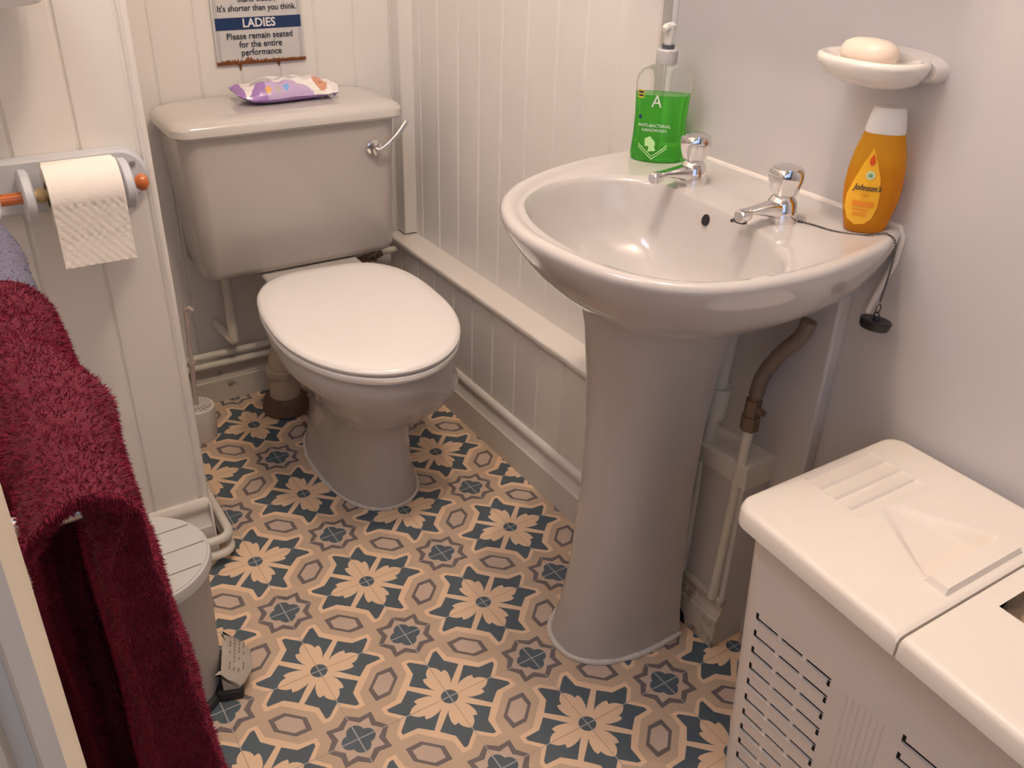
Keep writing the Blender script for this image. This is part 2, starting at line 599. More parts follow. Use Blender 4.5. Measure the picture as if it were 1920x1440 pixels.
# hallway shell behind the camera
b = MB()
b.box((-1.38, Y0, 0), (-1.35, -1.0, ZC))
struct(b.build('wall_left', M_SMOOTH, smooth=False))
b = MB()
b.box((-1.38, Y0 - .03, 0), (-.80, Y0, ZC))
b.box((0.10, Y0 - .03, 0), (XW + .03, Y0, ZC))
b.box((-.80, Y0 - .03, 2.0), (0.10, Y0, ZC))
struct(b.build('wall_front', M_SMOOTH, smooth=False))
b = MB()
b.box((-1.38, Y0 - .03, ZC), (XW + .05, YB + .04, ZC + .03))
struct(b.build('ceiling', M_CEIL, smooth=False))

# boxing along the right-hand wall
boards('wall_boxing', -0.452, YB, [-.42, -.33, -.238, -.148, -.057, .031, .122, .208, .300, .389, .474, .570, .656, .745],
       0.0, 0.337, XB, 0.05, 'Y', -1, M_BOX, gw=.003)
b = MB()
b.box((XB - .0035, -0.460, 0), (XW + .001, -0.451, .3368))
b.box((XB - .003, -0.453, 0.105), (XB - .0005, -0.20, .337))
struct(b.build('trim_6', M_SMOOTH, bevel=.002))
# ledge, edge slightly irregular
rings = []
n = 40
for k in range(n + 1):
    y = -0.465 + (YB + .465) * k / n
    e = XB - .010 + .0015 * noise.noise(Vector((y * 14, 0, 0)))
    zt = 0.352 + .0008 * noise.noise(Vector((y * 9, 3, 0))) + max(0, (-0.18 - y)) * .10
    rings.append([(e + .002, y, .337), (e, y, zt - .006), (e + .0015, y, zt - .002), (e + .006, y, zt), (XP + .003, y, zt), (XP + .003, y, .337)])
struct(MB().loft(rings).build('trim_7', M_BOX, angle=50))


def skirting(name, path, m, h=0.117, t=0.018, label=None):
    """moulded skirting; path is list of (point, outward normal)"""
    prof = [(0, 0), (t, 0), (t, h * .58), (t - .003, h * .60), (t - .004, h * .66), (t - .009, h * .72), (t - .010, h * .82),
            (t - .006, h * .88), (t - .007, h * .95), (t - .013, h), (0, h)]
    rings = []
    for (x, y), (nx, ny) in path:
        rings.append([(x + nx * d, y + ny * d, z) for d, z in prof])
    return struct(MB().loft(rings).build(name, m, angle=45))


skirting('baseboard_right', [((XB, -0.20), (-1, 0)), ((XB, .795), (-1, 0))], M_SKIRT)
skirting('baseboard_right', [((XB + .003, -0.462), (-1, 0)), ((XB + .003, -.20), (-1, 0))], M_OLDSK, h=.105)
skirting('baseboard_back', [((-.215, YB - .002), (0, -1)), ((XB - .015, YB - .002), (0, -1))], M_OLDSK, h=.10, t=.022)
skirting('baseboard_left', [((-.565, YS), (0, -1)), ((XS, YS), (0, -1)), ((XS, YS), (1, -.0))][:2], M_SKIRT, h=.128, t=.022)
b = MB()
b.box((XS - .001, YS - .024, 0), (XS + .004, YS + .15, .125))
struct(b.build('baseboard_left', M_SKIRT, bevel=.003))
# timber strip above back skirting where the pipes run
b = MB()
b.tube([(0.18, YB - .005, 0), (0.24, YB - .005, 0)], .001)

# black patch painted for the shade of a gap where the skirting has rotted, behind the pedestal
b = MB()
b.add([(XB - .0160, -.335, .001), (XB - .0160, -.395, .001), (XB - .0160, -.39, .02), (XB - .0160, -.375, .032), (XB - .0160, -.36, .036), (XB - .0160, -.335, .05)],
      [(0, 1, 2, 3, 4, 5)])
struct(b.build('gap_shade', M_DARK, smooth=False))

# ------------------------------------------------------------------ toilet
def egg(cx, yf, yb, w, k, eb, ex, rot, z, n=72, off=0.0):
    cy = yf + (yb - yf) * k
    out = []
    for j in range(n):
        t = 2 * pi * j / n
        c, s = cos(t), sin(t)
        if s > 0:
            x = (w - off) * math.copysign(abs(c) ** ex, c)
            y = (yb - cy - off) * abs(s) ** eb
        else:
            x = (w - off) * c
            y = -(cy - yf - off) * abs(s)
        out.append(Vector((cx + x * cos(rot) - y * sin(rot), cy + x * sin(rot) + y * cos(rot), z)))
    return out


wc = thing('toilet', 'close-coupled white ceramic toilet with its white lid closed', 'toilet', (0.15, 0.35, 0))
W = lambda o: o  # parts are given in world space; parents are moved to the origin offset below
EG = (0.134, 0.014, 0.522, 0.176, 0.50, 0.68, 0.62, -0.073)


def eggz(z, off):
    return egg(*EG, z, off=off)


lidb = MB().loft([eggz(.4065, .006), eggz(.4085, .001), eggz(.413, 0), eggz(.4175, .003), eggz(.4200, .009), eggz(.4215, .03), eggz(.4222, .08), eggz(.4225, .15)])
pan = MB()
# pan body: rim, bowl, waist, foot


def oval(cx, yf, yb, w, z, n=72, p=2.3, back=None):
    cy = (yf + yb) / 2
    out = []
    for j in range(n):
        t = 2 * pi * j / n
        c, s = cos(t), sin(t)
        pp = p if s < 0 else (back or p)
        out.append(Vector((cx + w * math.copysign(abs(c) ** (2 / pp), c), cy + (yb - yf) / 2 * math.copysign(abs(s) ** (2 / pp), s), z)))
    return out


PC = 0.150
pr = [eggz(.388, .012), eggz(.380, .008), eggz(.362, .008), eggz(.34, .014)]
pr += [oval(.147, .047, .50, .150, .31), oval(.150, .075, .51, .136, .27), oval(.152, .112, .52, .115, .238), oval(.152, .150, .53, .095, .212),
       oval(.152, .172, .54, .081, .185), oval(.152, .180, .545, .077, .15), oval(.152, .183, .55, .080, .10),
       oval(.152, .183, .56, .087, .05), oval(.152, .180, .565, .093, .015), oval(.152, .178, .565, .096, .0)]
pan.loft(pr)


def rrect(x0, x1, y0, y1, r, z, n=6):
    out = []
    for cx, cy, a in ((x1 - r, y1 - r, 0), (x0 + r, y1 - r, 90), (x0 + r, y0 + r, 180), (x1 - r, y0 + r, 270)):
        for k in range(n + 1):
            t = RAD(a + 90 * k / n)
            out.append(Vector((cx + r * cos(t), cy + r * sin(t), z)))
    return out


# rear shelf of the pan, under the cistern
shelf = [rrect(.10, .23, .44, .70, .02, .30), rrect(.070, .27, .44, .72, .02, .345), rrect(.060, .288, .45, .73, .015, .360),
         rrect(.060, .288, .45, .73, .015, .371), rrect(.064, .284, .455, .726, .014, .375)]
pan.loft(shelf)
# cistern body
TK = MB()


def tankring(z, x0, x1, yf, bow=0.012, r=.035):
    out = rrect(x0, x1, yf, .805, r, z, 7)
    for p in out:
        if p.y < .70:
            u = (p.x - (x0 + x1) / 2) / ((x1 - x0) / 2)
            p.y -= bow * (1 - u * u) * min(1, (0.70 - p.y) / .05)
    return out


TK.loft([tankring(.376, -.036, .368, .645, .004), tankring(.382, -.056, .386, .636, .005), tankring(.396, -.063, .391, .630, .006),
         tankring(.50, -.066, .388, .624, .008), tankring(.60, -.074, .391, .618), tankring(.70, -.080, .394, .612)])
TL = MB()
TL.loft([tankring(.694, -.088, .402, .600, .013), tankring(.699, -.094, .408, .596, .013), tankring(.712, -.094, .408, .597, .013),
         tankring(.720, -.089, .403, .602, .012), tankring(.7255, -.077, .391, .614, .010), tankring(.7275, -.05, .365, .64, .006),
         tankring(.7285, .0, .31, .68, .003)])
o = pan.build('pan', M_CERAM_P, wc)
o = TK.build('cistern_tank', M_CERAM_SHADE, wc)
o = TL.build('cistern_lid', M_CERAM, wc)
MB().loft([eggz(.3885, .010), eggz(.390, .003), eggz(.396, 0), eggz(.4025, .001), eggz(.405, .008), eggz(.405, .05)]).build('seat_ring', M_SEAT, wc)
lidb.build('seat_lid', M_SEAT, wc)
b = MB()
b.tube([(.175, .526, .397), (.265, .519, .397)], .010, n=14)
b.build('seat_hinge', M_SEAT, wc)
MB().tube([(.075, .534, .397), (.15, .528, .397)], .010, n=14).build('seat_hinge', M_SEAT, wc)
# flush lever
b = MB()
b.lathe([(0.0, -.004), (.011, -.004), (.017, -.001), (.018, .004), (.014, .011), (.006, .014), (.0, .014)][::-1], (0.330, .603, .634), 24, 'Y')
lv = b.build('flush_lever', M_CHROME, wc)
b = MB()
P = bez([(.330, .594, .634), (.338, .588, .633), (.358, .583, .647), (.380, .580, .668), (.398, .580, .688)], 6)
b.tube(P, [.0045 + .0025 * k / len(P) for k in range(len(P))], n=12)
b.build('lever_arm', M_CHROME, lv)
# two screw holes on the side of the foot, sealant bead
for y, z in ((.475, .070), (.40, .045)):
    MB().lathe([(0, 0), (.0065, 0), (.0065, .006), (0, .006)], (.0665, y, z), 14, 'X').build('screw_hole', M_COLLAR, wc)
b = MB()
ring = oval(.152, .176, .567, .098, .0025, 90)
pts = [p + Vector((.0012 * noise.noise(p * 60), .0015 * noise.noise(p * 50 + Vector((5, 0, 0))), 0)) for p in ring]
b.tube([p for p in pts if p.y < .45 or True] + [pts[0]], [.004 + .0025 * noise.noise(p * 70) for p in pts] + [.004], n=8)
b.build('sealant_bead', M_CAULK, wc)

# ------------------------------------------------------------------ pipes round the toilet
P = tag(MB().tube(elbow([(0.005, .735, .375), (.008, .745, .19), (.008, .745, .176), (-.015, .808, .205)], .016), .0115, n=16)
        .lathe([(.0145, 0), (.0145, .02)], (0.0055, .7385, .355), 16).build('overflow_pipe', M_PIPEW),
        'white plastic overflow elbow dropping from the left underside of the toilet cistern', 'pipe')
b = MB()
for (z, yy, r, xe) in ((.137, .777, .0085, -.113), (.111, .777, .0085, -.113)):
    b = MB()
    b.tube(elbow([(xe, yy, z), (.36, yy, z - .004)], .01), r, n=14)
    b.lathe([(0, -.004), (.008, -.004), (.0115, 0), (.0115, .012), (.009, .014)], (xe, yy, z), 14, 'X')
    tag(b.build('water_pipe', M_PIPEW), ('upper' if z > .12 else 'lower') + ' white painted pipe running along the back wall just above the skirting, behind the brush', 'pipe')
for z, dy in ((.058, 0), (.026, .004)):
    b = MB()
    b.tube(elbow([(-.190, .47 + dy, z), (-.190, .186 - dy * .5, z), (-.46, .186 - dy * .5, z)], .028), .0088, n=14)
    tag(b.build('water_pipe', M_PIPEW), ('upper' if z > .04 else 'lower, floor-hugging') + ' cream painted pipe bending round the partition corner beside the pedal bin', 'pipe')
# cold feed to the cistern
b = thing('water_valve', 'dull brass service valve and white pipe under the right end of the toilet cistern', 'valve', (.467, .775, 0))
p = MB()
p.tube(elbow([(.408, .772, .318), (.428, .77, .320), (.467, .77, .318), (.467, .77, .01)], .018), .0085, n=14)
p.build('pipe', M_PIPEW, b)
p = MB()
p.tube([(.335, .770, .302), (.372, .770, .308)], .013, n=6)
p.tube([(.372, .770, .308), (.396, .771, .314)], .010, n=14)
p.tube([(.394, .771, .314), (.410, .772, .318)], .013, n=6)
p.lathe([(0, -.016), (.005, -.016), (.005, 0), (0, 0)], (.383, .76, .311), 10, 'Y')
p.build('valve_body', M_BRASS, b)
p = MB()
p.tube(bez([(.33, .770, .301), (.305, .765, .315), (.292, .75, .374)], 6), .014, n=14)
p.build('tap_connector', M_BLACK, b)
# soil pipe
b = thing('soil_pipe', 'cream soil pipe entering a rusty brown collar behind the toilet foot', 'pipe', (.10, .665, 0))
p = MB()
p.tube(elbow([(.150, .60, .19), (.10, .665, .175), (.093, .672, .03)], .05), .036, n=24)
p.lathe([(.039, .12), (.041, .118), (.041, .104), (.039, .102)], (.094, .671, 0), 24)
p.build('pipe', M_PIPEC, b)
p = MB()
p.lathe([(.052, .0), (.056, .006), (.054, .028), (.048, .040), (.040, .044), (.036, .044)], (.093, .672, 0), 28)
p.build('collar', M_COLLAR, b)

# toilet brush
b = thing('toilet_brush', 'white toilet brush with a long clear stem in a short round holder against the partition', 'brush', (-.121, .652, 0))
p = MB()
prof = [(.0, 0), (.036, 0), (.038, .004), (.040, .075), (.0395, .082), (.037, .085), (.033, .0845), (.0325, .080)]
p.lathe(prof, (-.121, .652, 0), 36)
p.build('holder', M_BRUSHP, b)
p = MB()
for k in range(18):
    a = 2 * pi * k / 18
    R = Matrix.Translation((-.121, .652, .0)) @ Matrix.Rotation(a, 4, 'Z')
    p.box((.007, -.0016, .0805), (.034, .0016, .0855), 0, R)
p.lathe([(0, .08), (.011, .08), (.011, .0875), (.008, .0885), (.006, .086), (0, .086)], (-.121, .652, 0), 20)
p.build('spoked_lid', M_BRUSHP, b)
p = MB()
p.tube([(-.121, .652, .085), (-.117, .65, .19)], .0055, n=12)
p.tube([(-.117, .65, .19), (-.1165, .65, .197)], .0095, n=12)
p.tube(bez([(-.1165, .65, .197), (-.112, .65, .31), (-.110, .648, .324), (-.104, .644, .328), (-.098, .640, .322)], 5), .0045, n=10)
p.build('stem', mat('frosted_stem', (.78, .66, .60), .15, trans=.35, ior=1.3), b)

# ------------------------------------------------------------------ enamel sign
sg = thing('enamel_sign', 'white enamel sign with navy LADIES band and rusty bottom edge above the cistern', 'sign', (.166, .805, .79))
x0, x1, z0, z1 = .067, .264, .793, 1.10
p = MB()
p.box((x0, .8045, z0), (x1, .8075, z1))
p.build('plate', M_SIGN, sg, bevel=.001)
for xx in (x0 + .006, x0 + .010, x1 - .0065, x1 - .0105):
    MB().box((xx, .8040, z0 + .006), (xx + .0009, .8046, z1)).build('border_line', M_BORDER, sg)
p = MB()
p.box((.0725, .8034, .8615), (.2595, .8046, .8855))
p.build('blue_band', M_NAVY, sg)
MB().box((.0725, .8034, .952), (.2595, .8046, .976)).build('blue_band', M_NAVY, sg)


def onsign(cx, cz, tilt=0):
    return lambda u, v, w_: Vector((cx + u, .8036 - .0006 * (w_ > 0), cz + v + tilt * u))


text('lettering', 'LADIES', .0245, M_WHITEINK, sg, lambda u, v, w_: Vector((.166 + u, .8028 - .0006 * (w_ > 0), .8735 + v)), bold=.0006, sx=.95)
p = MB()   # serifs on the capitals
for s_, zc, sz in (('Stand closer,', .9215, .0172), ("It's shorter than you think.", .9035, .0172), ('Please remain seated', .8480, .0186),
                   ('for the entire', .8310, .0186), ('performance', .8145, .0186)):
    text('lettering', s_, sz, M_INK, sg, onsign(.166, zc), bold=.00012, sx=.93)
# rust along the bottom edge
p = MB()
rr = random.Random(3)
nx = 150
low = []
for k in range(nx + 1):
    x = x0 - .001 + (x1 - x0 + .002) * k / nx
    h = .004 + .0125 * max(0, noise.noise(Vector((x * 28, 1.3, 0)))) + .016 * rr.random() ** 2 * (0.3 + max(0, noise.noise(Vector((x * 12, 7, 0)))) * 1.6)
    low.append((x, h))
V = []
for x, h in low:
    V += [(x, .8036, z0 - .002), (x, .8026 - .0018 * rr.random(), z0 + h * (.3 + .5 * rr.random())), (x, .8040, z0 + h)]
Fc = []
for k in range(nx):
    a = 3 * k
    Fc += [(a, a + 1, a + 4, a + 3), (a + 1, a + 2, a + 5, a + 4)]
p.add(V, Fc)
for xx, L in ((.117, .016), (.203, .011)):
    p.add([(xx - .004, .8080, z0), (xx + .004, .8080, z0), (xx + .001, .8082, z0 - L), (xx - .001, .8082, z0 - L)], [(0, 1, 2, 3)])
    p.add([(xx - .004, .8036, z0), (xx + .004, .8036, z0), (xx + .002, .8070, z0 - L * .5), (xx - .002, .8070, z0 - L * .5)], [(0, 1, 2, 3)])
p.build('rust', M_RUST, sg, smooth=False)

# ------------------------------------------------------------------ wipes packet on the cistern
wp = MB()
NU, NV = 96, 40
LX, LY, H = .110, .052, .0235
R = Matrix.Translation((.182, .725, .7285)) @ Matrix.Rotation(RAD(-4), 4, 'Z')


def wipe_pt(u, v, top):
    # u,v in [-1,1]
    e = (1 - abs(u) ** 3.2) ** .8 * (1 - abs(v) ** 3.5) ** .7
    y = v * LY * (1 - .16 * abs(u) ** 4) + .006 * sin(u * 3.2)
    x = u * LX
    cr = noise.noise(Vector((u * 5, v * 3, 1.5 if top else 8)))
    z = H * .55 + (H * 1.35 * e + .0045 * cr * (0.35 + e)) if top else H * .55 * (1 - e)
    lift = .010 * max(0, abs(u) - .75) / .25
    z += lift * (1 if u < 0 else .6) + .004 * noise.noise(Vector((u * 7, v * 6, 3))) * (abs(u) > .85)
    if u > .86:
        z += .006 * sin(v * 9)
    return R @ Vector((x, y, max(.0008, z)))


V = []
Fc = []
I = []


def wipe_mat(u, v):
    if u < -.86:
        return 0
    wave = .10 + .45 * sin((u + .75) * 2.1)
    if (u - .64) ** 2 / .022 + (v + .42) ** 2 / .30 < 1:
        if (abs(u - .60) < .018 and abs(v + .32) < .06) or (abs(u - .68) < .018 and abs(v + .32) < .06):
            return 5
        if abs(u - .645) < .035 and abs(v + .60) < .05:
            return 5
        return 4
    if u > .84:
        return 2
    for (cx, m_) in ((-.42, 6), (-.24, 3), (-.07, 7)):
        if ((u - cx) / .058) ** 2 + ((v + .78) / .11) ** 2 < 1:
            return m_
    if v > .62 - .1 * sin(u * 5) and -.45 < u < .6:
        return 0
    lowedge = -.42 - 1.15 * max(0, u + .02) + (-.75 * max(0, -.62 - u) * 4)
    if v < lowedge:
        return 1 if u > -.45 else 0
    if lowedge + .28 < v < lowedge + .62 and -.70 < u < .12 - .3 * (v + .1):
        return 3 if int((v - lowedge) * 60) % 2 or 1 else 2
    if .18 < u < .52 and abs(v - (.15 + (u - .2) * 1.4)) < .07:
        return 3
    return 2


for top in (1, 0):
    base = len(V)
    for a in range(NU + 1):
        for c in range(NV + 1):
            V.append(wipe_pt(-1 + 2 * a / NU, -1 + 2 * c / NV, top))
    for a in range(NU):
        for c in range(NV):
            q = base + a * (NV + 1) + c
            Fc.append((q, q + 1, q + NV + 2, q + NV + 1))
            I.append(wipe_mat(-1 + 2 * (a + .5) / NU, -1 + 2 * (c + .5) / NV) if top else 0)
wo = mesh('wipes_packet', V, Fc, [M_PURPLE, M_LILAC, M_WRAPW, M_WRAPG, M_SKIN, M_SKIN2, M_PO, M_PB], idx=I, angle=60)
tag(wo, 'crumpled purple and white baby wipes packet lying on the cistern lid', 'packet')

# ------------------------------------------------------------------ basin on pedestal
OUT = [(.533, -.094), (.464, -.104), (.364, -.112), (.267, -.136), (.182, -.180), (.124, -.244), (.091, -.33), (.089, -.42), (.113, -.520),
       (.184, -.592), (.312, -.616), (.436, -.603), (.502, -.583), (.533, -.566)]
LIP = [(.400, -.24), (.355, -.190), (.300, -.172), (.237, -.183), (.180, -.222), (.145, -.285), (.129, -.36), (.131, -.453), (.160, -.530), (.222, -.578),
       (.286, -.586), (.335, -.555), (.368, -.498), (.390, -.42), (.397, -.32)]


def resample(P, n, closed=False, sm=True):
    pts = [Vector((x, y, 0)) for x, y in P]
    if closed:
        pts = pts + [pts[0]]
    if sm:
        Q = []
        N = len(pts)
        for k in range(N - 1):
            if closed:
                a, b_, c_, d = pts[(k - 1) % (N - 1)], pts[k], pts[k + 1], pts[(k + 2) % (N - 1)]
            else:
                a, b_, c_, d = pts[max(0, k - 1)], pts[k], pts[k + 1], pts[min(N - 1, k + 2)]
            for j in range(12):
                t = j / 12
                Q.append(.5 * ((2 * b_) + (c_ - a) * t + (2 * a - 5 * b_ + 4 * c_ - d) * t * t + (3 * b_ - a - 3 * c_ + d) * t ** 3))
        Q.append(pts[-1])
        pts = Q
    L = [0]
    for a, b_ in zip(pts, pts[1:]):
        L.append(L[-1] + (b_ - a).length)
    out = []
    k = 0
    for i in range(n):
        s_ = L[-1] * i / (n if closed else n - 1)
        while k < len(L) - 2 and L[k + 1] < s_:
            k += 1
        t = (s_ - L[k]) / max(1e-9, L[k + 1] - L[k])
        out.append(pts[k].lerp(pts[k + 1], t))
    return out


NB = 120
outer_open = resample(OUT, 97)
BKN = NB - 97
back = [Vector((.533, -.566 + (.472) * (k + 1) / (BKN + 1), 0)) for k in range(BKN)]
outer = outer_open + back
lipd = resample(LIP, 360, True)
BC = Vector((.262, -.385, 0))
# match each lip point by angle to the outer points about the bowl centre


def at_angle(poly, a):
    best = None
    for p, q_ in zip(poly, poly[1:] + poly[:1]):
        d = Vector((cos(a), sin(a), 0))
        e = q_ - p
        den = d.x * (-e.y) + d.y * e.x
        if abs(den) < 1e-12:
            continue
        r_ = p - BC
        t = (r_.x * (-e.y) + r_.y * e.x) / den
        s_ = (d.x * r_.y - d.y * r_.x) / den
        if t > 0 and -1e-6 <= s_ <= 1 + 1e-6:
            if best is None or t > best:
                best = t
    return BC + Vector((cos(a), sin(a), 0)) * (best or .1)


lip = [at_angle(lipd, math.atan2(p.y - BC.y, p.x - BC.x)) for p in outer]
DR = Vector((.30, -.375, 0))   # drain


def bring(fn):
    return [fn(k) for k in range(NB)]


ZR = .787
rings = []
# underside to the rim


def under(sx, sy, z, cy=-.345, extra=0):
    z = .787 - (.787 - z) * .80

    def f(k):
        p = outer[k]
        return Vector((.533 - (.533 - p.x) * sx, cy + (p.y - cy) * sy, z))
    return bring(f)


rings.append(under(.56, .36, .595))
rings.append(under(.62, .44, .600))
rings.append(under(.72, .57, .618))
rings.append(under(.80, .70, .645))
rings.append(under(.865, .82, .675))
rings.append(under(.92, .90, .705))
rings.append(under(.962, .955, .735))
rings.append(under(.988, .985, .757))
rings.append(under(.9985, .998, .770))
rings.append(bring(lambda k: outer[k] + Vector((0, 0, .779))))


def inset(k, d, z):
    p = outer[k]
    v = (BC - p)
    L_ = v.length
    gap = (lip[k] - p).length
    return Vector((p.x, p.y, z)) + v.normalized() * min(d, gap * .75)


wallside = [p.x > .52 for p in outer]
rings.append(bring(lambda k: inset(k, .003, ZR - .002)))
rings.append(bring(lambda k: inset(k, .009, ZR)))
rings.append(bring(lambda k: inset(k, .017, ZR - .001)))


def deck(k, f, dz):
    g = inset(k, .022, 0)
    p = g.lerp(lip[k], f)
    return Vector((p.x, p.y, ZR - dz))


rings.append(bring(lambda k: deck(k, .08, .006)))
rings.append(bring(lambda k: deck(k, .45, .0085)))
rings.append(bring(lambda k: deck(k, .85, .0085)))
rings.append(bring(lambda k: Vector((lip[k].x, lip[k].y, ZR - .0105))))
for f, dz in ((.02, .017), (.045, .030), (.08, .050), (.14, .075), (.22, .096), (.34, .113), (.5, .124), (.7, .131), (.88, .134)):
    rings.append(bring(lambda k: Vector((*(lip[k].lerp(DR, f)).xy, ZR - dz))))
ba = thing('pedestal_basin', 'white ceramic washbasin on a full pedestal against the right wall', 'washbasin', (.35, -.35, 0))
MB().loft(rings).build('basin', M_SINK, ba, angle=60)
b = MB()
b.lathe([(0, 0), (.021, 0), (.022, .002), (.018, .003), (.015, .001), (.0, .001)], (DR.x, DR.y, ZR - .1345), 24)
b.build('waste_outlet', M_CHROME, ba)
# overflow hole in the back of the bowl
b = MB()
n_ = Vector((-1, 0, .35)).normalized()
M_ = Matrix.Translation((.3895, -.360, .757)) @ n_.to_track_quat('Z', 'Y').to_matrix().to_4x4()
b.lathe([(0, .0008), (.0075, .0008), (.0078, -.004), (0, -.004)], (0, 0, 0), 20, M=None)
for i_, v in enumerate(b.V):
    b.V[i_] = M_ @ Vector((v.x * .9, v.y * 1.05, v.z))
b.build('overflow_hole', M_BLACK, ba)
# pedestal: open-backed shell
def pedring(z, xf, hw, xb, cy):
    out = []
    n = 40
    for j in range(n + 1):
        t = -pi / 2 - pi * j / n        # from -y side round the front (-x) to +y side
        # superellipse half
        c, s_ = cos(t), sin(t)
        x = (xb - .06) + (xb - .06 - xf) * math.copysign(abs(c) ** (2 / 2.2), c)
        y = cy + hw * math.copysign(abs(s_) ** (2 / 2.4), s_)
        out.append(Vector((x, y, z)))
    return [Vector((xb, cy - hw * .97, z))] + out + [Vector((xb, cy + hw * .97, z))]


prs = [(.0, .215, .088, .418, -.322), (.015, .219, .086, .418, -.322), (.06, .230, .081, .415, -.323), (.15, .244, .076, .411, -.325), (.30, .254, .074, .405, -.327),
       (.42, .254, .077, .403, -.329), (.52, .247, .084, .403, -.332), (.60, .236, .092, .408, -.334), (.66, .22, .10, .415, -.336)]
ped = MB()
ro = [pedring(*q_) for q_ in prs]
ri = [[Vector((p.x + .010 * (1 if p.x < .36 else 0), p.y + (.010 if p.y < q_[4] else -.010), p.z)) for p in r_] for r_, q_ in zip(ro, prs)]
full = [a + c[::-1] for a, c in zip(ro, ri)]
ped.loft(full)
ped.build('pedestal', M_CERAM_SHADE, ba, angle=50)
b = MB()
pts = [p + Vector((0, 0, .003)) for p in pedring(0, .213, .090, .418, -.322)]
pts = [p + Vector((.001 * noise.noise(p * 80), .001 * noise.noise(p * 70), 0)) for p in pts]
b.tube(pts, [.005 + .0015 * noise.noise(p * 60) for p in pts], n=8)
b.build('sealant_bead', M_CAULK, ba)
b = MB()
b.tube([(.532, -.094 - .47 * k / 20, ZR - .001) for k in range(21)] + [(.533, -.570, .775), (.533, -.568, .74), (.533, -.556, .70), (.533, -.545, .66)], .0045, n=8)
b.build('sealant_line', mat('bright_sealant', (.82, .75, .69), .35), ba)


def tap(loc, lab):
    t = thing('basin_tap', lab, 'tap', loc, 'chrome pillar taps')
    p = MB()
    p.lathe([(.0, -.004), (.0205, -.004), (.0215, 0), (.0215, .010), (.0205, .018), (.0185, .028), (.015, .033), (.012, .036), (0, .036)][::1], (0, 0, 0), 28)
    # spout: flattened horizontal arm that dips at the nozzle
    rings = []
    for x, hw, zl, zh in ((.004, .0155, .004, .030), (-.018, .0145, .007, .029), (-.034, .0115, .013, .0275), (-.050, .0095, .0170, .0265), (-.060, .0085, .0185, .0255),
                          (-.0625, .0085, .0125, .0265), (-.069, .0090, .0105, .0265), (-.077, .0088, .0105, .0255), (-.0785, .0075, .0120, .0240)):
        rings.append([Vector((x, hw * math.copysign(abs(cos(a)) ** .7, cos(a)), (zl + zh) / 2 + (zh - zl) / 2 * math.copysign(abs(sin(a)) ** .7, sin(a))))
                      for a in [2 * pi * k / 20 for k in range(20)]])
    p.loft(rings)
    p.build('body', M_CHROME, t, angle=40)
    h = MB()
    rg = []
    for r_, z in ((.012, .036), (.0180, .038), (.0215, .048), (.0240, .061), (.0235, .067), (.0205, .0705)):
        ring_ = []
        for k in range(48):
            a = 2 * pi * k / 48
            fl_ = 1 - (.10 if z > .037 and z < .069 else .02) * abs(sin(a * 2.5 + .3)) ** .8
            ring_.append(Vector((r_ * fl_ * cos(a), r_ * fl_ * sin(a), z)))
        rg.append(ring_)
    h.loft(rg)
    h.lathe([(.0, .0695), (.0185, .0695), (.0180, .0720), (.015, .0730), (0, .0735)], (0, 0, 0), 28)
    h.build('handle', M_CHROME, t, angle=28)
    return t


tap((.440, -.272, .7775), 'chrome pillar tap beside the green soap bottle, farther from the shampoo')
tap((.432, -.452, .7775), 'chrome pillar tap with the plug chain at its foot, beside the bottle of shampoo')

# plug and chain
ch = thing('basin_plug', 'black rubber plug hanging on a bead chain over the basin side', 'plug', (.487, -.583, .664))
path = bez([(.449, -.470, .7795), (.455, -.49, .7795), (.459, -.515, .7795), (.468, -.535, .7800), (.480, -.552, .7815), (.487, -.565, .786), (.490, -.576, .789),
            (.4915, -.588, .783), (.491, -.592, .765), (.4895, -.592, .735), (.488, -.590, .700)], 14)
L = [0]
for a, c in zip(path, path[1:]):
    L.append(L[-1] + (c - a).length)
p = MB()
s_ = 0
k = 0
while s_ < L[-1]:
    while L[k + 1] < s_ and k < len(L) - 2:
        k += 1
    c = path[k].lerp(path[k + 1], (s_ - L[k]) / max(1e-9, L[k + 1] - L[k]))
    p.lathe([(.0003, -.0016), (.0012, -.0010), (.0016, 0), (.0012, .0010), (.0003, .0016)], c, 8)
    s_ += .0034
p.tube(path, .0005, n=5)
p.build('chain', M_DARKMETAL, ch)
p = MB()
C0 = Vector((.488, -.590, .692))
p.tube([C0 + Vector((.005 * cos(a), 0, .006 * sin(a))) for a in [2 * pi * j / 20 for j in range(21)]], .0008, n=6)
C1 = Vector((.488, -.590, .682))
p.tube([C1 + Vector((0, .004 * cos(a), .005 * sin(a))) for a in [2 * pi * j / 20 for j in range(21)]], .0009, n=6)
p.build('split_ring', M_DARKMETAL, ch)
p = MB()
T = Matrix.Translation((.488, -.590, .664)) @ Matrix.Rotation(RAD(10), 4, 'Y')
p.lathe([(0, 0), (.0175, 0), (.0195, .003), (.0205, .011), (.0195, .0125), (.005, .0125), (.004, .016), (0, .016)], (0, 0, 0), 28)
p.V = [T @ v for v in p.V]
p.build('stopper', M_BLACK, ch)
# loose end of the chain by the second spout
p = MB()
for j in range(9):
    c = Vector((.372 + .0035 * (j % 3), -.425 - .0035 * j * .6, .7790 + .003 * (j % 2) + .001 * (j // 3)))
    p.lathe([(.0004, -.0026), (.002, -.0016), (.0026, 0), (.002, .0016), (.0004, .0026)], c, 8)
p.tube([Vector((.374 + .006 * cos(a), -.436 + .010 * sin(a), .781)) for a in [2 * pi * j / 16 for j in range(17)]], .0012, n=6)
tag(p.build('chain_end', M_DARKMETAL), 'small tangle of dark chain lying beside the spout of the nearer tap', 'chain')

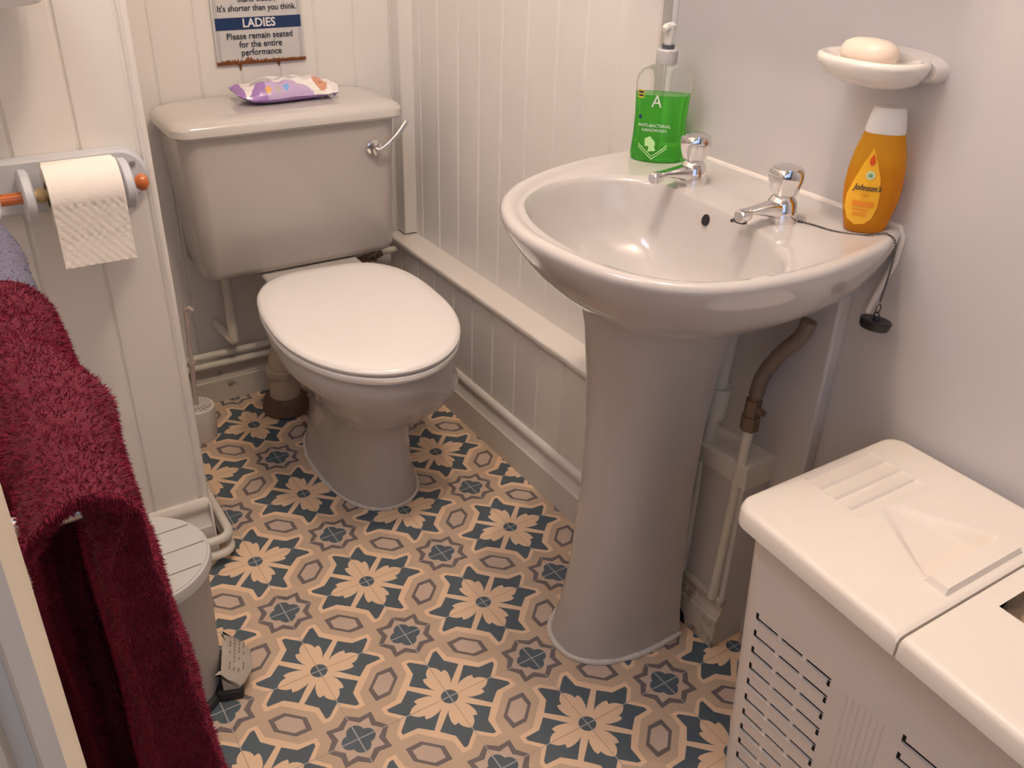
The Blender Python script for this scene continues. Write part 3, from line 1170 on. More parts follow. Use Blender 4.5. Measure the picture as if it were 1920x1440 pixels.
# pipes under the basin
b = thing('supply_pipe', 'brown flexible hose, valve and white pipe rising to the basin beside the hamper', 'pipe', (.452, -.44, .1))
p = MB()
p.tube(bez([(.474, -.50, .640), (.470, -.495, .615), (.462, -.470, .575), (.458, -.452, .535), (.456, -.447, .500)], 8), .0115, n=14)
p.build('flexible_hose', M_FLEX, b)
p = MB()
p.tube([(.456, -.447, .512), (.456, -.446, .488)], .0095, n=14)
p.tube([(.456, -.446, .492), (.455, -.446, .462)], .0125, n=6)
p.tube([(.455, -.446, .464), (.455, -.446, .440)], .0145, n=6)
p.lathe([(0, -.014), (.005, -.014), (.006, 0), (0, 0)], (.453, -.457, .480), 12, 'Y')
p.build('valve_body', M_BRASS, b)
p = MB()
p.tube([(.455, -.446, .444), (.446, -.441, .10)], .0082, n=16)
p.build('pipe', M_PIPEW, b)
b = thing('waste_pipe', 'white plastic waste pipe with a collar, half hidden behind the basin pedestal', 'pipe', (.46, -.35, .1))
p = MB()
p.tube([(.475, -.362, .60), (.452, -.352, .09)], .0145, n=18)
p.build('pipe', M_PIPEW, b)
p = MB()
p.tube([(.4705, -.360, .470), (.4675, -.3585, .415)], .021, n=18)
p.build('collar', M_PIPEW, b)

# ------------------------------------------------------------------ green handwash
def se(cx, cy, a, bb, z, rot=0, n=48, p=2.6):
    out = []
    for j in range(n):
        t = 2 * pi * j / n
        c, s_ = cos(t), sin(t)
        x = a * math.copysign(abs(c) ** (2 / p), c)
        y = bb * math.copysign(abs(s_) ** (2 / p), s_)
        out.append(Vector((cx + x * cos(rot) - y * sin(rot), cy + x * sin(rot) + y * cos(rot), z)))
    return out


RG = RAD(-42)     # broad side turned to the camera
gx, gy, gz = .474, -.152, .7785
gb = thing('handwash_bottle', 'clear pump bottle of green handwash standing on the far corner of the basin', 'bottle', (gx, gy, gz))
PR = [(.034, .018, .0), (.041, .023, .003), (.0425, .0245, .012), (.0405, .0235, .04), (.0400, .023, .07), (.0415, .024, .10), (.0425, .0245, .118), (.0405, .0235, .128),
      (.034, .021, .137), (.022, .017, .143), (.013, .013, .146), (.0125, .0125, .150)]


def bott(pr_, off, zmax=None, zmin=None, rot=RG):
    R_ = []
    for a, bb, z in pr_:
        if zmax is not None and z > zmax:
            break
        R_.append(se(gx, gy, a - off, bb - off, gz + max(z, zmin or 0), rot, p=2.2 if z > .136 else 2.7))
    return R_


MB().loft(bott(PR, 0)).build('shell', M_CLEAR, gb, angle=60)
lq = bott(PR, .0016, .101, .002) + [se(gx, gy, .0400, .0226, gz + .103, RG, p=2.7)]
MB().loft(lq).build('liquid', M_GREEN, gb, angle=60)
p = MB()
p.lathe([(.0155, .147), (.0160, .149), (.0160, .166), (.0145, .168), (.010, .168)], (gx, gy, gz), 28)
p.build('collar', M_PUMPGREY, gb)
p = MB()
p.lathe([(.0095, .168), (.0095, .174), (.007, .174)], (gx, gy, gz), 20)
p.build('pump_ring', M_PUMPDARK, gb)
p = MB()
p.lathe([(.0065, .173), (.0075, .190), (.0085, .196), (.009, .202), (.0, .204)], (gx, gy, gz), 20)
dv = Vector((-.82, -.30, 0)).normalized()
q0 = Vector((gx, gy, gz + .199))
p.tube([q0 - dv * .006, q0 + dv * .012, q0 + dv * .018 + Vector((0, 0, -.003))], [.0062, .0055, .004], n=12)
p.tube([q0 - dv * -.010, q0 - dv * -.0105 + Vector((0, 0, -.001))], .005, n=10)
p.build('pump_head', M_CAPW, gb)
p = MB()
p.tube([(gx, gy, gz + .145), (gx + .002, gy, gz + .01)], .0025, n=10)
p.build('dip_tube', M_CLEAR, gb)
nf = Vector((sin(RG), -cos(RG), 0))     # outward normal of the side facing the camera
uf = Vector((cos(RG), sin(RG), 0))


def ongreen(cu, cz):
    def f(u, v, w_):
        uu = cu + u
        d = .0236 * (max(0, 1 - abs(uu / .0405) ** 2.7)) ** (1 / 2.7) + .0006 + .0003 * (w_ > 0)
        return Vector((gx, gy, gz)) + uf * uu + nf * d + Vector((0, 0, cz + v))
    return f


text('lettering', 'A', .026, M_WHITEINK, gb, ongreen(-.008, .094), sx=.9)
text('lettering', 'ANTI-BACTERIAL', .0065, M_WHITEINK, gb, ongreen(-.008, .058))
text('lettering', 'HANDWASH', .0065, M_WHITEINK, gb, ongreen(-.008, .051))


def patch(poly, fn, m, name, parent):
    """thin printed patch: polygon finely filled so that it can follow a curved side"""
    xs = [q_[0] for q_ in poly]
    ys = [q_[1] for q_ in poly]
    bm_ = bmesh.new()
    bm_.faces.new([bm_.verts.new((x, y, 0)) for x, y in poly])
    for k in range(1, 12):
        x = min(xs) + (max(xs) - min(xs)) * k / 12
        bmesh.ops.bisect_plane(bm_, geom=bm_.verts[:] + bm_.edges[:] + bm_.faces[:], plane_co=(x, 0, 0), plane_no=(1, 0, 0))
    for k in range(1, 8):
        y = min(ys) + (max(ys) - min(ys)) * k / 8
        bmesh.ops.bisect_plane(bm_, geom=bm_.verts[:] + bm_.edges[:] + bm_.faces[:], plane_co=(0, y, 0), plane_no=(0, 1, 0))
    bmesh.ops.triangulate(bm_, faces=bm_.faces)
    V_ = [fn(v.co.x, v.co.y, 0) for v in bm_.verts]
    bm_.verts.index_update()
    F_ = [[v.index for v in f.verts] for f in bm_.faces]
    bm_.free()
    return mesh(name, V_, F_, m, parent, smooth=True)


patch([(-.008, -.008), (.008, -.006), (.007, .0), (-.001, .008), (-.009, .004)], ongreen(-.012, .034), M_PALEG, 'printed_leaf', gb)
patch([(-.006, -.006), (.006, -.004), (.003, .004), (-.005, .004)], ongreen(-.009, .024), M_PALEG, 'printed_leaf', gb)
for d in (0, .004):
    patch([(-.022, .010 + d), (-.022, .012 + d), (0, -.006 + d), (.022, .012 + d), (.022, .010 + d), (0, -.0082 + d)], ongreen(-.008, .014), M_PALEG, 'printed_chevron', gb)
patch([(-.004, -.006), (.005, -.006), (.005, .006), (-.004, .006)], ongreen(-.033, .104), M_YSTICK, 'yellow_sticker', gb)
for k, zz in enumerate((.1065, .1015)):
    patch([(-.003, -.0014), (.004, -.0014), (.004, .0014), (-.003, .0014)], lambda u, v, w_, zz=zz: ongreen(-.033, zz)(u, v, 1), M_INK, 'sticker_print', gb)
patch([(-.0, -.004), (.003, -.0), (.0, .004), (-.003, .0)], ongreen(-.031, .070), M_NAVY, 'printed_mark', gb)

# ------------------------------------------------------------------ amber shampoo
sx_, sy_, sz_ = .496, -.536, .7800
RS = RAD(-48)
sb = thing('shampoo_bottle', 'teardrop bottle of amber shampoo with white cap on the near basin corner', 'bottle', (sx_, sy_, sz_))
SP = [(.021, .013, 0), (.0250, .0155, .003), (.029, .018, .018), (.0335, .020, .040), (.0350, .021, .058), (.034, .0205, .080), (.0310, .0192, .100), (.0270, .0175, .115), (.0240, .0162, .126)]
CP = [(.0238, .0163, .1263), (.0240, .0165, .129), (.0215, .0158, .145), (.0190, .0148, .1545), (.0170, .0135, .157)]


def sring(a, bb, z, off=0):
    return se(sx_, sy_, a - off, bb - off, sz_ + z, RS, p=2.3)


MB().loft([sring(*q_) for q_ in SP]).build('bottle_body', M_AMBER, sb, angle=60)
MB().loft([sring(*q_, .0022) for q_ in SP[:6]][:6]).build('liquid', M_AMBERD, sb, angle=60)
MB().loft([sring(*q_) for q_ in CP]).build('cap', M_CAPW, sb, angle=50)
nf2 = Vector((sin(RS), -cos(RS), 0))
uf2 = Vector((cos(RS), sin(RS), 0))


def sdim(z):
    for (a, bb, z0_), (a1, b1, z1_) in zip(SP, SP[1:]):
        if z0_ <= z <= z1_:
            t = (z - z0_) / (z1_ - z0_)
            return a + (a1 - a) * t, bb + (b1 - bb) * t
    return SP[-1][0], SP[-1][1]


def onshamp(cu, cz, lift=.0006):
    def f(u, v, w_):
        uu = cu + u
        a, bb = sdim(max(0, cz + v))
        d = bb * (max(0, 1 - abs(uu / a) ** 2.3)) ** (1 / 2.3) + lift + .0003 * (w_ > 0)
        return Vector((sx_, sy_, sz_)) + uf2 * uu + nf2 * d + Vector((0, 0, cz + v))
    return f


lab = [(0.0, .048), (.007, .030), (.013, .012), (.016, -.006), (.0165, -.024), (.013, -.040), (.006, -.048), (-.004, -.050), (-.013, -.044), (-.018, -.030), (-.0185, -.012),
       (-.014, .008), (-.008, .028)]
pl = patch([(a * 1.1, b_) for a, b_ in lab], onshamp(-.010, .062), M_LABELY, 'label', sb)
patch([(0, .009), (.003, .003), (.0035, -.002), (.0, -.006), (-.0035, -.002), (-.003, .003)], onshamp(-.009, .094, .0012), M_LABELR, 'printed_drop', sb)
patch([(.0055 * cos(2 * pi * k / 18), .0055 * sin(2 * pi * k / 18)) for k in range(18)], onshamp(-.008, .077, .0012), M_LABELG, 'printed_seal', sb)
patch([(.0025 * cos(2 * pi * k / 14), .0025 * sin(2 * pi * k / 14)) for k in range(14)], onshamp(-.008, .077, .0018), mat('green_print', (.20, .38, .15), .5), 'printed_seal', sb)
text('lettering', "Johnson's", .0105, mat('dark_blue_print', (.02, .02, .05), .5), sb, onshamp(-.0085, .061, .0013), bold=.0001, sx=.80, shear=.35)
text('lettering', 'baby', .0055, M_LABELO, sb, onshamp(-.009, .052, .0012))
patch([(-.013, -.0035), (.013, -.0035), (.013, .0035), (-.013, .0035)], onshamp(-.0095, .040, .0012), M_LABELO, 'label_bar', sb)
for zz, hw in ((.032, .011), (.028, .009), (.0245, .010)):
    patch([(-hw, -.0008), (hw * .8, -.0008), (hw * .8, .0008), (-hw, .0008)], onshamp(-.0105, zz, .0012), M_LABELO, 'label_line', sb)

# ------------------------------------------------------------------ soap dish on the right wall
DC = Vector((.483, -.506, .983))
dd = thing('soap_dish', 'white glazed oval soap dish fixed to the wall above the basin', 'soap dish', DC)


def dring(a, bb, z, xs=0):
    out = []
    for j in range(72):
        t = 2 * pi * j / 72
        a_, bb_ = a * .78, bb * .84
        x = DC.x + xs + bb_ * math.copysign(abs(cos(t)) ** .85, cos(t))
        x = min(x, .534)
        out.append(Vector((x, DC.y + a_ * math.copysign(abs(sin(t)) ** .9, sin(t)), DC.z + z)))
    return out


MB().loft([dring(.030, .025, -.026, .03), dring(.055, .042, -.024, .012), dring(.074, .054, -.016, .004), dring(.085, .061, -.005), dring(.088, .064, .003), dring(.086, .062, .008),
           dring(.081, .057, .0095), dring(.074, .050, .008), dring(.066, .042, .001), dring(.050, .030, -.006), dring(.02, .01, -.008)]).build('dish', M_DISH, dd, angle=60)
b = MB()
rings = []
for x in (.517, .5355):
    e = .004 if x < .52 else 0
    rings.append([Vector((x, DC.y + (.070 - e) * math.copysign(abs(sin(t)) ** .8, sin(t)), DC.z - .004 + (.020 - e) * math.copysign(abs(cos(t)) ** .8, cos(t))))
                  for t in [2 * pi * k / 48 for k in range(48)]])
b.loft(rings)
b.build('wall_plate', M_DISH, dd, angle=60)
b = MB()
rings = []
for f, z in ((.6, -.011), (.9, -.007), (1.0, .0), (.97, .007), (.86, .013), (.62, .017), (.3, .0185)):
    rings.append([Vector((.482 + .025 * f * math.copysign(abs(cos(t)) ** .8, cos(t)), -.500 + .036 * f * math.copysign(abs(sin(t)) ** .8, sin(t)), .991 + z + .001)) for t in
                  [2 * pi * k / 40 for k in range(40)]])
tag(b.loft(rings).build('soap_bar', M_SOAP, angle=60), 'cream bar of soap lying in the wall-mounted dish', 'soap')

# mirror cabinet above the basin, over the top of the picture
b = MB()
b.box((.395, -.56, 1.265), (XW + .001, -.13, 1.75))
tag(b.build('wall_cabinet', M_CAPW, bevel=.004), 'white cabinet mounted on the smooth wall high above the basin', 'cabinet')

# ------------------------------------------------------------------ paper holder
ph = thing('paper_holder', 'pale blue-grey painted wooden toilet roll holder with varnished orange knobs on the partition', 'toilet roll holder', (-.33, YS, .76))
p = MB()
rings = []
for y, e in ((YS - .001, 0), (YS - .012, 0), (YS - .0135, .003), (YS - .016, .0035), (YS - .0175, .006)):
    R_ = []
    for cx, a0, a1 in ((-.262, 90, -90), (-.500, -90, -270)):
        for k in range(13):
            t = RAD(a0 + (a1 - a0) * k / 12)
            R_.append(Vector((cx + (.041 - e) * cos(t), y, .755 + (.041 - e) * sin(t))))
    rings.append(R_)
p.loft(rings)
p.build('back_board', M_HOLDER, ph, angle=30)
for x in (-.270, -.402):
    p = MB()
    rings = []
    for xo, e in ((-.002, .005), (.0, .001), (.001, 0), (.010, 0), (.011, .001), (.013, .005)):
        rings.append([Vector((x + xo, min(YS - .014, .178 + (.036 - e) * cos(t) * 1.25), .755 + (.036 - e) * sin(t))) for t in [2 * pi * k / 40 for k in range(40)]])
    p.loft(rings)
    p.build('bracket', M_HOLDER, ph, angle=40)
p = MB()
p.lathe([(.0085, -.432), (.0085, -.395)], (0, .165, .757), 20, 'X')
p.build('knob', M_ORANGE, ph, angle=50)
p = MB()
p.lathe([(.006, -.264), (.0085, -.262), (.0065, -.254), (.007, -.2525), (.0105, -.250), (.0128, -.245), (.0128, -.241), (.0105, -.2365), (.005, -.234), (0, -.2335)], (0, .165, .757), 24, 'X')
p.build('knob', M_ORANGE, ph, angle=50)
p = MB()
p.lathe([(.0075, -.40), (.0075, -.26)], (0, .165, .757), 20, 'X')
p.lathe([(.009, -.385), (.0105, -.382), (.0105, -.377), (.009, -.374)], (0, .165, .757), 20, 'X')
p.build('rod', M_WOOD, ph)
p = MB()
p.lathe([(0, -.003), (.004, -.0025), (.0052, 0), (0, 0)], (-.243, YS - .0175, .772), 14, 'Y')
p.build('screw', M_STEEL, ph)
# roll
pr_ = thing('toilet_roll', 'white quilted toilet roll with its loose end hanging, on the wooden holder', 'toilet roll', (-.324, .165, .757))
p = MB()
p.lathe([(.019, -.372), (.0435, -.372), (.0440, -.371), (.0440, -.279), (.0435, -.278), (.019, -.278), (.019, -.372)], (0, .165, .757), 56, 'X', cap=False)
p.build('roll', M_PAPER, pr_, angle=50)
p = MB()
V, Fc = [], []
nu, nz = 40, 44
for side in (0, 1):
    for a in range(nz + 1):
        for c in range(nu + 1):
            x = -.3735 + .097 * c / nu
            s_ = a / nz
            if s_ < .22:
                t = RAD(100 + (180 - 100) * s_ / .22)
                y, z = .165 + .0446 * cos(t), .757 + .0446 * sin(t)
            else:
                f = (s_ - .22) / .78
                y = .165 - .0446 + .004 * sin(f * 2.2)
                z = .757 - f * .097
            q_ = abs(sin((x * 1.0 + z * .8) * 260)) ** .25 + abs(sin((x * 1.0 - z * .8) * 260)) ** .25
            y -= .0014 * q_
            V.append((x, y + side * .0006, z))
N_ = (nu + 1) * (nz + 1)
for a in range(nz):
    for c in range(nu):
        q_ = a * (nu + 1) + c
        Fc.append((q_, q_ + 1, q_ + nu + 2, q_ + nu + 1))
        Fc.append((q_ + N_, q_ + N_ + nu + 1, q_ + N_ + nu + 2, q_ + N_ + 1))
p.add(V, Fc)
p.build('loose_sheet', M_PAPER, pr_, angle=80)
p = MB()
p.lathe([(.0175, -.3722), (.0190, -.3722), (.0190, -.2778), (.0175, -.2778), (.0175, -.3722)], (0, .165, .757), 32, 'X', cap=False)
p.build('cardboard_core', mat('cardboard', (.36, .29, .22), .9), pr_)

# blurred white fixture at the top left corner
b = MB()
b.lathe([(0, 1.005), (.045, 1.006), (.075, 1.010), (.090, 1.022), (.095, 1.05), (.095, 1.10), (0, 1.10)], (-.405, .155, 0), 48, sy=.8)
tag(b.build('wall_shelf', mat('white_enamel', (.85, .84, .84), .25), angle=50), 'rounded white fixture on the partition above the toilet roll holder', 'shelf')

# ------------------------------------------------------------------ pedal bin
bx, by = -.389, -.066
bn = thing('pedal_bin', 'round grey pedal bin with a plank-effect lid below the toilet roll', 'bin', (bx, by, 0))
p = MB()
p.lathe([(.092, .012), (.094, .02), (.099, .235), (.101, .24), (.101, .25), (.0, .25)], (bx, by, 0), 64)
p.build('body', M_BIN, bn)
p = MB()
p.lathe([(.104, .245), (.1075, .248), (.1078, .262), (.1065, .2665), (.1035, .2675), (.1025, .2690), (0, .2695)], (bx, by, 0), 72)
lidp = p.build('lid', M_BINL, bn)
p = MB()
th = RAD(3)
for off in (-.062, -.012, .040):
    hw = math.sqrt(.100 ** 2 - off ** 2)
    Mx = Matrix.Translation((bx, by, 0)) @ Matrix.Rotation(th, 4, 'Z')
    p.box((-hw, off - .0007, .2688), (hw, off + .0007, .2699), 0, Mx)
p.build('lid_groove', M_BINLINE, lidp)
p = MB()
p.lathe([(.0, 0), (.100, 0), (.102, .004), (.100, .014), (.092, .016)], (bx, by, 0), 64)
p.build('base_ring', M_DGREY, bn)
ang = math.atan2(-.034, .10)
Mx = Matrix.Translation((bx, by, 0)) @ Matrix.Rotation(ang, 4, 'Z')
p = MB()
p.box((.085, -.050, .0), (.128, .050, .022), 0, Mx)
p.build('pedal_base', M_DGREY, bn, bevel=.006)
p = MB()
pr2 = [(.098, .060), (.106, .060), (.135, .040), (.142, .030), (.140, .024), (.098, .024)]
rings = [[Mx @ Vector((x - .02 * abs(yy / .05) ** 3 * (x > .1), yy, z)) for x, z in pr2] for yy in (-.048, -.04, -.02, 0, .02, .04, .048)]
p.loft(rings)
pd = p.build('pedal', M_PEDAL, bn, angle=30)
rr = random.Random(5)
p = MB()
for r_ in range(4):
    for k in range(9):
        if rr.random() < .75:
            yy = -.034 + k * .0078
            xx = .110 + r_ * .0065
            zz = .060 - (xx - .106) * (.020 / .029) + .0004
            p.add([Mx @ Vector(v) for v in ((xx, yy, zz), (xx, yy + .0055, zz), (xx + .0016, yy + .0055, zz - .0011), (xx + .0016, yy, zz - .0011))], [(0, 1, 2, 3)])
p.build('pedal_print', M_BINLINE, pd, smooth=False)

# ------------------------------------------------------------------ laundry hamper
HX0, HX1, HY0, HY1, HZ = .221, .524, -1.145, -.634, .515
hm = thing('laundry_hamper', 'white plastic twin-lid laundry hamper with slotted side against the right wall', 'laundry hamper', (.37, -.89, 0))


def hamp(x, y, z):
    """body taper towards the floor"""
    f = (1 - z / .49)
    cx, cy = .400, -.89
    return Vector((cx + (x - cx) * (1 - .10 * f) + .0 * f, cy + (y - cy) * (1 - .085 * f), z))


p = MB()
BX0, BX1, BY0, BY1 = .238, .516, -1.130, -.648
zs = [0.0, .01] + [.05 * k for k in range(1, 10)] + [.495]


def hrect(inset_, z, r=.03):
    return [hamp(v.x, v.y, z) for v in rrect(BX0 + inset_, BX1 - inset_, BY0 + inset_, BY1 - inset_, r, z, 6)]


# sides and back (front left open for the slotted panel)
ring0 = hrect(0, 0)
def openring(r_, z):
    pts = [v for v in hrect(0, z)]
    return pts


FRONTY0, FRONTY1 = BY0 + .03, BY1 - .03
rings = []
for z in zs:
    pts = rrect(BX0, BX1, BY0, BY1, .03, z, 6)
    # order starts at +x+y corner, runs to -x+y, -x-y, +x-y ; cut along the front (-x) edge
    k = next(i_ for i_ in range(len(pts)) if i_ == 14)
    pts = pts[14:] + pts[:14]
    rings.append([hamp(v.x, v.y, z) for v in pts])
p.loft(rings, cap0=True, cap1=False, closed=False)
# inner skin
p2 = []
for z in zs:
    pts = rrect(BX0 + .003, BX1 - .003, BY0 + .003, BY1 - .003, .027, z, 6)
    pts = pts[14:] + pts[:14]
    p2.append([hamp(v.x, v.y, max(z, .004)) for v in pts])
p.loft(p2, cap0=False, cap1=False, closed=False)
bodyo = p.build('body', M_HAMPERB, hm, angle=40)


# slotted front panel made of real slats and gaps
fp = MB()
GY = [(-.805, -.682), (-1.085, -.905)]


def fbox(y0, y1, z0_, z1_, x_off=0.0, th_=.003):
    V_ = []
    for xx in (BX0 + x_off, BX0 + x_off + th_):
        for yy, zz in ((y0, z0_), (y1, z0_), (y1, z1_), (y0, z1_)):
            V_.append(hamp(xx, yy, zz))
    fp.add(V_, [(0, 1, 2, 3), (7, 6, 5, 4), (0, 4, 5, 1), (1, 5, 6, 2), (2, 6, 7, 3), (3, 7, 4, 0)])


ZT = .358
SP_ = .0285
fbox(FRONTY0 - .001, FRONTY1 + .001, ZT, .495)
fbox(FRONTY0 - .001, FRONTY1 + .001, 0, .045)
edges = [FRONTY1 + .001, GY[0][1], GY[0][0], GY[1][1], GY[1][0], FRONTY0 - .001]
fbox(edges[1], edges[0], .045, ZT)
fbox(edges[3], edges[2], .045, ZT)
fbox(edges[5], edges[4], .045, ZT)
for (ya, yb) in GY:
    z = ZT
    while z - SP_ > .045:
        zt, zb = z - .0058, z - SP_
        fbox(ya, yb, zb, zt)
        for f in (.33, .66):
            yy = yb + (ya - yb) * f
            fbox(yy - .003, yy + .003, zt, z)
        # moulded lip under each slot
        V_ = []
        for xx in (BX0 - .0012, BX0 + .0005):
            for yy, zz in ((ya + .004, zt - .002), (yb - .004, zt - .002), (yb - .004, zt), (ya + .004, zt)):
                V_.append(hamp(xx, yy, zz))
        fp.add(V_, [(0, 1, 2, 3), (7, 6, 5, 4), (0, 4, 5, 1), (1, 5, 6, 2), (2, 6, 7, 3), (3, 7, 4, 0)])
        z -= SP_
    fbox(ya, yb, .045, z)
for k in range(7):
    yy = -.828 - k * .0085
    V_ = []
    for zz in (.05, .355):
        V_ += [hamp(BX0 + .0005, yy, zz), hamp(BX0 - .0012, yy - .0022, zz), hamp(BX0 + .0005, yy - .0044, zz)]
    fp.add(V_, [(0, 1, 4, 3), (1, 2, 5, 4)])
# slot end ticks (flat dark faces for the shade in openings turned upward at the far end, downward at the near end)
tk = fp
for (ya, yb) in GY:
    z = ZT
    while z - SP_ > .045:
        for yy, za, zb in ((yb - .0022, z - .002, z + .0075), (ya + .0025, z - .0135, z - .004)):
            V_ = [hamp(BX0 - .0003, yy + s1 * .0022, zz) for s1, zz in ((-1, za), (1, za), (1, zb), (-1, zb))]
            tk.add(V_, [(0, 1, 2, 3)], 1)
        z -= SP_
fp.build('slotted_panel', [M_HAMPERB, M_DARK], hm, smooth=False)
# added dark sheet standing in for the shade inside, so the slots read dark
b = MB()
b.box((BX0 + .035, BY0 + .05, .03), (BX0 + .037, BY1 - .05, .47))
b.build('slot_shade_sheet', M_DGREY, hm, smooth=False)


def hlid(name, y0, y1, second=False):
    """lid as a height field with rounded edges, louvres, finger scoop and grip"""
    NX, NY = 96, 96
    x0_, x1_ = HX0, HX1
    sk = lambda y: -.075 * (-.634 - y)        # the front edge runs slightly skew
    V_, F_ = [], []
    T_ = HZ

    def hgt(x, y, u, v):
        z = T_
        if not second:
            # four louvre steps near the far end
            if .335 < x < .455 and y0 + .118 < y - 0 < y1 - .010:
                ww = (y1 - .014 - y) / .0235
                if 0 <= ww < 4:
                    z -= .0042 * (1 - (ww % 1))
            # wedge shaped scoop getting deeper towards the grip
            sy0, sy1 = y0 + .040, y0 + .150
            if sy0 < y < sy1:
                f = (sy1 - y) / (sy1 - sy0)
                cxm = .378
                hwid = .012 + .052 * f
                d = abs(x - cxm)
                if d < hwid:
                    z -= .019 * f * min(1, (hwid - d) / .013)
            if .312 < x < .440 and y0 + .012 < y < y0 + .038:
                z += .0075
        return z
    xs = [x0_ + (x1_ - x0_) * (k / NX) for k in range(NX + 1)]
    ys = [y0 + (y1 - y0) * (k / NY) for k in range(NY + 1)]
    R_ = .016
    rc = .028

    for j, y in enumerate(ys):
        for i_, x in enumerate(xs):
            u, v = (x - x0_), (y - y0)
            xx, yy = x, y
            # rounded plan corners, far end only on the first lid, near end on the second
            ex = min(x - x0_, x1_ - x)
            eyf = (y1 - y) if not second else 1
            eyn = (y - y0) if second else 1
            e_y = min(eyf, eyn)
            if ex < rc and e_y < rc:
                dx, dy = rc - ex, rc - e_y
                m_ = max(dx, dy)
                L_ = math.hypot(dx, dy)
                sc = m_ / L_ if L_ else 1
                nx_, ny_ = dx * sc, dy * sc
                xx = (x0_ + rc - nx_) if x - x0_ < x1_ - x else (x1_ - rc + nx_)
                if not second:
                    yy = y1 - rc + ny_
                else:
                    yy = y0 + rc - ny_
                e_ = rc - m_
            else:
                e_ = min(ex, e_y)
            ej = min(y - y0, y1 - y)
            z = hgt(x, y, u, v)
            if e_ < .010:
                t = 1 - e_ / .010
                z -= .007 * (1 - math.sqrt(max(0, 1 - t * t)))
            if ej < .004:
                z -= .0025 * (1 - ej / .004)
            V_.append(Vector((xx + sk(yy) * (x1_ - x) / (x1_ - x0_), yy, z)))
    W_ = NX + 1
    hole = lambda x, y: second and .345 < x < .47 and y1 - .085 < y < y1 - .024
    for j in range(NY):
        for i_ in range(NX):
            if hole((xs[i_] + xs[i_ + 1]) / 2, (ys[j] + ys[j + 1]) / 2):
                continue
            a = j * W_ + i_
            F_.append((a, a + 1, a + W_ + 1, a + W_))
    # skirt hanging from the boundary
    bd = [j_ for j_ in range(W_)] + [j * W_ + NX for j in range(1, NY + 1)] + [NY * W_ + k for k in range(NX - 1, -1, -1)] + [j * W_ for j in range(NY - 1, 0, -1)]
    base = len(V_)
    for a in bd:
        v = V_[a]
        V_.append(Vector((v.x, v.y, T_ - .027)))
    for k in range(len(bd)):
        k2 = (k + 1) % len(bd)
        F_.append((bd[k], bd[k2], base + k2, base + k))
    # turn the lower edge in
    base2 = len(V_)
    for a in bd:
        v = V_[a]
        c = Vector(((x0_ + x1_) / 2, (y0 + y1) / 2, 0))
        V_.append(Vector((c.x + (v.x - c.x) * .93, c.y + (v.y - c.y) * .93, T_ - .028)))
    for k in range(len(bd)):
        k2 = (k + 1) % len(bd)
        F_.append((base + k, base + k2, base2 + k2, base2 + k))
    return mesh(name, V_, F_, M_HAMPER, hm, angle=38)


hlid('lid', -.8865, HY1)
hlid('lid', HY0, -.8895, second=True)
b = MB()
V_, F_ = [], []
for a in range(31):
    for c in range(21):
        x = .335 + .15 * a / 30
        y = -.99 + .09 * c / 20
        V_.append((x, y, .486 + .010 * noise.noise(Vector((x * 60, y * 60, 0))) + .006 * noise.noise(Vector((x * 160, y * 150, 4)))))
for a in range(30):
    for c in range(20):
        q_ = a * 21 + c
        F_.append((q_, q_ + 1, q_ + 22, q_ + 21))
tag(mesh('laundry', V_, F_, M_FABRIC, angle=80), 'crumpled beige cloth showing through the opening in the hamper lid', 'laundry')

# ------------------------------------------------------------------ towel rail and towels
tr = thing('towel_rail', 'chrome towel rail with a white ball end on the left wall, carrying the towels', 'towel rail', (-.565, -.5, .855))
ZRL = .858
p = MB()
p.tube([(-.478, -.766, ZRL), (-.478, -.215, ZRL)], .007, n=14)
for y in (-.766, -.26):
    p.tube([(-.565, y, ZRL), (-.478, y, ZRL)], .006, n=14)
    p.lathe([(.018, 0), (.018, .004), (.012, .007), (0, .007)], (-.566, y, ZRL), 20, 'X')
p.build('bar', M_STEEL, tr)
p = MB()
p.lathe([(.0003, -.016), (.010, -.013), (.015, -.005), (.016, 0), (.015, .005), (.010, .013), (.0003, .016)], (-.468, -.228, ZRL + .006), 24)
p.build('ball_end', M_HOLDER, tr)


